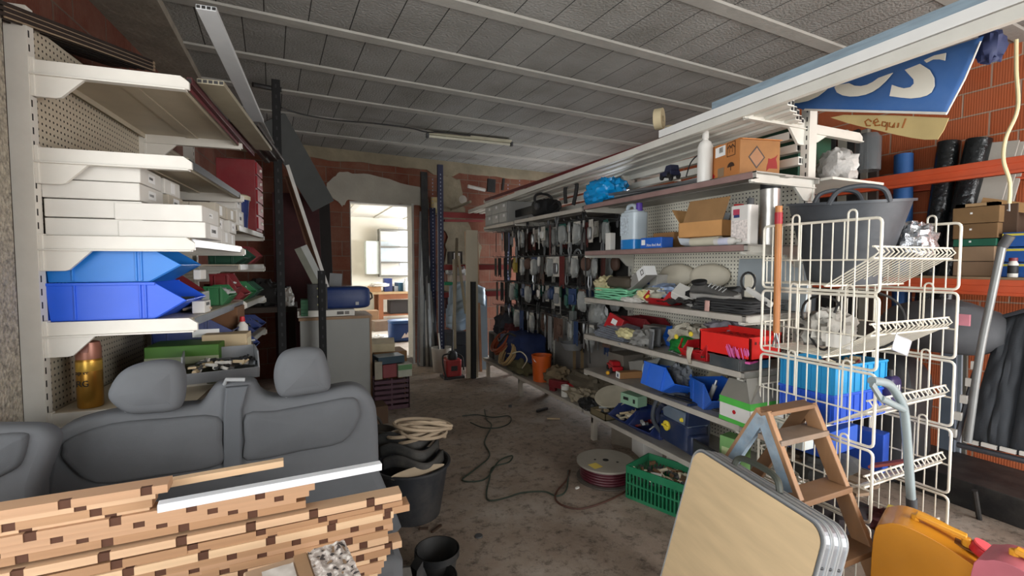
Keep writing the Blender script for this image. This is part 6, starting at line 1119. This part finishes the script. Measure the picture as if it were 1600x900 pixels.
# ---- pale cabinet with tool boxes
t=T('base_cabinet','pale grey cabinet with wooden top edge behind the bench seat','cabinet',(.32,4.66,0))
obj('cabinet_body',G().b2((-.31,0,0),(.31,.5,.9)),mat('#8b8b87',.6,0,.05,4),t,bev=.003); obj('wood_top',G().b2((-.32,-.01,.9),(.325,.51,.925)).b2((.3,-.006,0),(.318,.0,.9)),mat('#8a6d50',.6,0,.1),t)
carton('white_appliance','flat white appliance box on the pale cabinet under the blue case','box',(.24,4.85,.926),(.5,.3,.06),0,mat('#c9c6bd',.5,0,.04),lab=[('-y',.12,.03,.06,.03,mat('#4a4744')),('-y',.18,.03,.04,.03,mat('#6a6560'))])
t=T('tool_case','navy blue plastic tool case with small square mark on the pale cabinet','case',(.42,4.95,.987)); obj('case_body',G().ell((0,0,.1),(.24,.14,.11),.35),mat('#122f66',.5,0,.1,6,dust=.1),t); obj('latch',G().b2((.09,-.146,.03),(.12,-.14,.06)),LGREY,t); obj('handle',G().tube([(.225,-.04,.06),(.26,-.05,.09),(.255,-.05,.13),(.22,-.04,.16)],.01,6),BLK,t)
t=T('drawer_organiser','black organiser with three pale handles left of the navy tool case','organiser',(.22,4.80,.987)); obj('cabinet_body',G().b2((-.14,-.08,0),(.03,.1,.24)),BLK,t)
for k in range(3): obj('drawer_handle',G().b2((-.06,-.09,.045+.075*k),(0,-.08,.06+.075*k)),mat('#8f8c62',.6),t)
lean('grey curved saw like plate standing behind the navy case',Vector((.33,5.12,.93)),Vector((.36,5.15,1.32)),.12,.01,GREY,'metal_plate','plate')
b=bin_('small dark green bin with white ticket hooked low in front of the pale cabinet',(.12,4.45,.52),.2,.16,.1,0,DGREEN)
one('bin_stand',G().b2((.02,4.35,0),(.22,4.55,.515)),mat('#26241f',.8),'dark box carrying the small green bin before the pale cabinet','box')
# ---- cartons and crates right of the cabinet
carton('carton','brown carton under a white box lid right of the pale cabinet','carton',(.86,5.1,.28),(.34,.3,.22),R(3),CARDD); carton('carton','lower brown carton right of the pale cabinet','carton',(.86,5.1,0),(.34,.3,.275),R(-2),CARDD); carton('white_box','flat cream box on the brown cartons right of the cabinet','box',(.80,5.1,.502),(.26,.22,.10),R(-5),mat('#b7a98b',.7),rot=(R(8),0,R(-8)))
t=T('fruit_crate','dark purple slatted plastic crate on the floor right of the pale cabinet','crate',(.81,4.72,0)); g=G(); PU=mat('#3f1629',.5,0,.15,8,dust=.12)
for k in range(6): g.b2((-.17,-.13,.01+.05*k),(.17,-.122,.04+.05*k)).b2((.162,-.13,.01+.05*k),(.17,.13,.04+.05*k)).b2((-.17,-.13,.01+.05*k),(-.162,.13,.04+.05*k)).b2((-.17,.122,.01+.05*k),(.17,.13,.04+.05*k))
for x in (-.165,0,.165): g.b2((x-.008,-.128,0),(x+.008,-.116,.31)).b2((x-.008,.116,0),(x+.008,.128,.31))
for y in (-.12,.12): g.b2((-.168,y-.008,0),(-.156,y+.008,.31)).b2((.156,y-.008,0),(.168,y+.008,.31))
g.b2((-.165,-.125,0),(.165,.125,.01)); obj('crate_body',g,PU,t)
carton('teal_box','dark teal tool box lid lying on red box in the purple crate stack','box',(.80,4.70,.45),(.26,.2,.07),R(8),mat('#16323f',.6,0,.1)); carton('red_box','dark red box on the purple crate','box',(.82,4.70,.315),(.2,.2,.13),R(4),DRED); carton('green_white_box','green and white printed box on the right of the purple crate','box',(.93,4.63,.315),(.14,.12,.13),R(6),mat('#9a9a8c',.7),lab=[('-y',0,.095,.138,.05,mat('#4d7a4a'))]); carton('white_box','narrow whitish box on the left of the purple crate','box',(.69,4.62,.315),(.07,.12,.17),R(-8),mat('#8e8778',.7))
carton('brown_box','brown box behind the seat under the purple crate','carton',(.6,4.3,0),(.2,.2,.16),R(5),mat('#4d3826',.8))
# ---- doorway profiles, rack against the back wall
rnd=random.Random(14); gp2='metal profiles leaning beside the doorway'
for i in range(8):
    bx=1.50+.034*i+rnd.uniform(-.01,.01); h=2.15-.1*(i%4)-.07*i; m_=[STEEL,mat('#a5a7a4',.4,.4,.1),DSTEEL,mat('#b9b8b2',.5,.1),mat('#5d5b57',.5,.2)][i%5]
    hollow_profile('tall metal profile leaning at the right door jamb, %s of eight from the door'%['first','second','third','fourth','fifth','sixth','seventh','eighth'][i],(bx,6.42-.02*i,.0),(bx+.10-.02*i,6.58,h),.045 if i%2 else .03,.02,m_,gp2,'metal_profile',1)
lean('tall black board standing at the right door jamb',Vector((1.64,6.45,0)),Vector((1.64,6.58,2.7)),.09,.04,BLK,'black_post','post')
rk=T('storage_rack','navy perforated post rack with red beams against the back wall','rack',(1.72,6.1,0))
for x in (0,1.15):
    for y in (0,.4): 
        g=G()
        for k in range(52): g.b2((x+.012,y-.021,.03+.05*k),(x+.024,y-.0195,.05+.05*k))
        obj('upright',G().b2((x-.02,y-.02,0),(x+.055,y+.02,2.72 if y==0 and x==0 else 2.2)),mat('#1a2140',.5,.1,.1),rk,ex=[(g,mat('#8d93a5',.5))])
for z in (2.07,1.37,1.0): 
    obj('beam',G().b2((.05,-.02,z-.035),(1.12,.02,z+.035)),mat('#7d1d1b',.5,0,.12,6,dust=.1),rk); obj('shelf_board',G().b2((.05,0,z+.036),(1.12,.4,z+.046)),mat('#6b5f50',.8),rk)
def bk(l,x,z,dx,dy,dz,m,nm='box',cat='box',y=6.25,**k): return carton(nm,l,cat,(x,y,z),(dx,dy,dz),k.pop('rz',0),m,**k)
bk('white and black framed box on the middle red beam of the back rack',1.98,1.417,.16,.2,.17,mat('#3a3734'),lab=[('-y',.0,.1,.09,.1,LABELM)])
crumple('grey clear bag on the lower shelf of the back rack',(2.0,6.2,1.26),(.16,.16,.08),PLBAG,amp=.3,seed=111)
bk('white box with pink edge on the green lid of the back rack',2.0,1.17,.2,.2,.1,mat('#c9b9b0',.7),'white_box'); bk('green lidded flat tub on the back rack',1.95,1.13,.3,.25,.04,mat('#1c8a5c',.5),'flat_tub','tub'); bk('cream carton under the green lid on the back rack',1.97,1.047,.28,.25,.083,mat('#a3967f',.8),'carton','carton')
bk('dark red long box under the back rack shelf',2.1,.75,.6,.3,.2,mat('#43161a',.8),'red_box')
bk('dark bin on the floor of the back rack',1.95,.0,.3,.3,.3,mat('#23252a',.6),'dark_bin','bin'); bk('second dark bin stacked on the dark floor bin of the back rack',1.95,.31,.28,.3,.18,mat('#2f3136',.6),'dark_bin','bin')
for i in range(4): one('plastic_sheet',G().sheet(lambda u,v,i=i:(1.78+.5*u,6.02-.05*i+.03*noise.noise(Vector((u*4,v*4,i))),.58+.17*i*.6+.25*v-.06*math.sin(u*4+i)),12,8),mat('#a9bccb',.35,0,.1,8),'pale blue glossy plastic sheet, %s in the heap at the back rack'%['lowest','second','third','topmost'][i],'sheet',group='pale blue plastic sheets',solid=.006)
bk('yellowed electrical box on the stained back wall',1.82,2.14,.16,.06,.22,mat('#b7a273',.7,0,.1),'electrical_box','electrical box',y=6.58,lab=[('-y',0,.1,.09,.09,mat('#c9bb92'))])
lean('red horizontal channel on the back wall beside the rack',Vector((1.9,6.5,2.03)),Vector((2.5,6.55,2.05)),.03,.08,mat('#7a1f1c',.6),'wall_channel','channel')
tubeobj('short_tube_lamp',[at(731,291,y=6.3),at(758,297,y=6.3)],.025,PAPER,'short white tube sticking out near the top of the back wall','tube')
one('round_disc',G().lathe([(0,0),(.055,0),(.06,.01),(0,.02)],20),mat('#b3ada2',.5),'small pale round disc on the back wall left of the shelving','disc',at(723,312,y=6.4),(PI/2,0,0))
lean('black angled bracket on top of the back wall',at(767,300,y=6.3),at(768,280,y=6.3),.12,.04,BLK,'wall_bracket','bracket'); lean('second black bracket on the back wall joined by a bar',at(785,297,y=6.3),at(787,279,y=6.3),.03,.04,BLK,'wall_bracket','bracket')
for i,(pa,pb,w_,m_) in enumerate((((714,372),(706,590),.035,mat('#6f6350',.7)),((716,400),(728,490),.03,mat('#a79c85',.7)),((709,405),(711,545),.03,mat('#8e8470',.7)))):
    a=at(*pa,y=5.9-.05*i); b_=at(*pb,y=5.65); lean('thin wooden stick leaning left of the shelving end panel, %s of three'%['darkest','palest','middle'][i],a,b_,w_,.025,m_,'wooden_stick','stick')
for i in range(4): lean('peach coloured long batten standing behind the shelving end panel, %s of four'%['first','second','third','fourth'][i],Vector((2.02+.05*i,5.75,0)),Vector((2.06+.05*i,6.0,1.85-.1*(i%2))),.035,.02,[mat('#c29b78',.7),mat('#b5896a',.7)][i%2],'tall_batten','batten')
one('blue_sheet',G().b2((-.14,-.01,0),(.14,.01,1.0)),mat('#9fb9cf',.4,0,.05),'pale blue smooth panel standing behind the black post','panel',(2.17,5.85,0),(R(-3),0,0))
angle_post('black square post standing on the floor at the far end of the right shelving',Vector((1.93,5.42,0)),1.2,.055,0,mat('#0c0c0d',.6))
S('trim_40',G().b2((2.3,6.68,0.0),(2.32,6.72,.1)),CEM)
p=at(694,582,z=0); t=T('white_bucket','white paint bucket standing on the floor behind the red jack','bucket',(p.x,p.y+.1,0)); obj('bucket_body',G().lathe([(0,0),(.115,0),(.135,.3),(.14,.3),(.14,.315),(.128,.315),(.11,.01),(0,.01)],26),mat('#c3beb4',.5,0,.08,6,dust=.15),t); obj('stick',G().tube([(0,.02,.05),(-.03,.05,.5)],.01,6),PAPER,t); obj('red_stamp',G().b2((-.03,-.1285,.15),(.03,-.1265,.21)),mat('#a5705e'),t)
p=at(710,592,z=0); t=T('hydraulic_jack','small red hydraulic machine with black pump head on the floor','jack',(p.x,p.y,0)); obj('red_body',G().rbox((0,.08,.13),(.2,.16,.2),.03),mat('#9a1c1c',.5,0,.15,7,dust=.15),t,bev=.005); obj('base',G().b2((-.13,-.02,0),(.13,.2,.03)),BLK,t,bev=.004); obj('pump_head',G().ell((0,.08,.27),(.06,.06,.07),.7).tube([(0,.08,.3),(.01,.1,.6)],.012,8),BLK,t); obj('gauge_plate',G().b2((-.04,-.004,.1),(.04,.001,.16)),BLK,t); obj('hose',G().tube(smooth_path([(-.05,.08,.3),(-.13,.05,.28),(-.13,0,.12),(-.1,-.02,.02)]),.01,6).tube(smooth_path([(.05,.08,.3),(.12,.05,.25),(.12,.0,.1)]),.01,6),BLK,t)
# ================================================================ ceiling things
a=at(667,208,z=2.868); b_=at(798,222,z=2.868)
t=T('fluorescent_fitting','single tube fluorescent fitting on the ceiling, switched off','ceiling light',(0,0,0)); obj('tray',G().bar(a,b_,.07,.035),mat('#b7b39c',.6),t); obj('lamp_tube',G().tube([a+Vector((.02,-.02,-.035)),b_+Vector((-.02,-.02,-.035))],.014,10),mat('#c9c7b4',.4),t)
for p in (a,b_): obj('lamp_holder',G().box(p+Vector((0,-.02,-.03)),(.025,.04,.05)),DGREY,t)
tubeobj('ceiling_cable',smooth_path([at(440,168,z=2.87),at(470,178,z=2.87),at(520,187,z=2.87),at(585,193,z=2.87),at(640,200,z=2.87),at(665,206,z=2.86),at(690,207,z=2.86),at(735,212,z=2.86)]),.008,BLK,'dark cable running along the ceiling to the fluorescent fitting','cable')
tubeobj('ceiling_cable',smooth_path([at(395,132,z=2.86),at(420,137,z=2.87),at(440,140,z=2.87)]),.02,BLK,'thick black cable on the ceiling behind the black post','cable')
t=T('tape_roll','yellowed paper tape roll standing on the profiles above the aisle','tape',at(1030,186,x=2.13)); obj('roll',G().lathe([(.02,-.025),(.065,-.025),(.065,.025),(.02,.025)],26,(0,0,0),RZ(R(35))@RX(PI/2),close=True),mat('#c3b491',.8,0,.06),t); obj('loose_end',G().sheet(lambda u,v:(.02+.08*u,-.09*u,-.062-.004*u+.0*v) if 0 else (.0+.07*u,-.02+.05*v-.12*u,-.06+.01*math.sin(u*5)),8,2),mat('#c9bb98',.8),t)
# ================================================================ back room contents
t=T('work_table','wooden work table heaped with clutter seen through the doorway','table',(2.0,11.2,.09)); WB2=mat('#7a4a2c',.7,0,.15,5)
obj('table_top',G().b2((-.55,-.35,.64),(.75,.4,.69)),mat('#a38a66',.7,0,.1),t)
for x in (-.3,.68):
    for y in (-.3,.34): obj('leg',G().b2((x-.05,y-.05,0),(x+.05,y+.05,.64)),WB2,t)
obj('lower_shelf',G().b2((-.3,-.3,.14),(.68,.34,.17)),WB2,t); obj('apron',G().b2((-.3,-.33,.52),(.68,-.3,.64)),WB2,t)
for i,(x,dx,h,m_,l,nm) in enumerate(((-.4,.3,.12,mat('#b58b62',.7),'tan box on the left of the back room table','box'),(-.1,.18,.3,NAVY,'navy machine on the back room table','machine'),(.12,.2,.12,mat('#8a8f95'),'grey case on the back room table','case'),(.25,.3,.2,mat('#1f4f6a',.5),'teal blue box on the back room table','box'),(.62,.25,.14,mat('#2f4f7a',.5),'blue box at the right end of the back room table','box'))): carton(nm,l,'box',(2.0+x,11.15,.78),(dx,.3,h),R(5*i-8),m_)
crumple('crumpled white papers on the back room table, left heap',(1.68,10.95,.9),(.2,.12,.05),PAPER,'papers','papers',.4,6,121); crumple('crumpled white bag on the back room table, right heap',(2.55,10.95,.78),(.16,.12,.12),PAPER,'white_bag','bag',.4,6,123)
bottle('white spray bottle standing on the back room table',(2.28,10.95,.78),.06,.3,mat('#c9d3dc'),PAPER)
carton('dark_chest','dark chest under the back room table','chest',(2.2,11.2,.265),(.55,.4,.3),0,mat('#1d1a1a'))
p=at(628,534,z=.09); t=T('cool_box','blue cool box with white mountain shaped mark on the back room floor','cool box',(p.x,p.y+.1,.09)); obj('box_body',G().ell((0,0,.17),(.2,.16,.17),.3),mat('#17407a',.5,0,.1),t); obj('lid',G().ell((0,0,.34),(.205,.165,.03),.35),mat('#2a568f',.5),t); obj('mountain_mark',G().prism([(-.02,.07),(.04,.16),(.06,.12),(.09,.17),(.14,.07),(.08,.08)],.003,None,'y',-.163),LABELM,t)
crumple('white rag on the floor left of the blue cool box',(p.x-.35,p.y+.4,.09),(.2,.16,.05),mat('#c9c9c6'),'rag','rag',.4,6,125)
a=at(570,377,y=12.4); b_=at(591,428,y=12.4); carton('wall_cabinet','pale wall cabinet hanging on the far wall of the back room','cabinet',((a.x+b_.x)/2,12.34,b_.z),(b_.x-a.x,.3,a.z-b_.z),0,mat('#ccd6d2',.5,0,.03),lab=[('-y',.0,.4,.01,.3,mat('#9aa3a0'))])
t=T('wall_shelf_rack','open dark framed wall rack with pale panels on the far wall of the back room','shelf',(0,12.4,0)); a=at(593,358,y=12.3); b_=at(640,432,y=12.3)
for z in (a.z-.02,at(600,386,y=12.3).z,at(600,410,y=12.3).z,b_.z+.02): obj('shelf',G().b2((a.x,-.25,z-.02),(b_.x+.1,.08,z+.02)),mat('#5f5e58',.6),t)
obj('side_panel',G().b2((a.x-.03,-.25,b_.z),(a.x,.08,a.z)),mat('#6b6a64',.6),t); z0=at(600,410,y=12.3).z; obj('pale_panel',G().b2((a.x,.0,z0),(a.x+.5,.03,at(600,377,y=12.3).z)),mat('#b9c3c8',.5),t)
carton('floor_cupboard','low pale counter along the far wall of the back room','counter',(2.6,12.2,.09),(1.6,.5,.8),0,mat('#b3ada0',.6),lab=[])
for i,(x,y,h,m_) in enumerate(((1.35,10.2,.35,mat('#8a6d52')),(1.5,9.6,.2,mat('#6b5a4a')))): carton('carton','cardboard box on the back room floor, %s one'%['farther','nearer'][i],'carton',(x,y,.09),(.35,.3,h),R(10*i),m_)
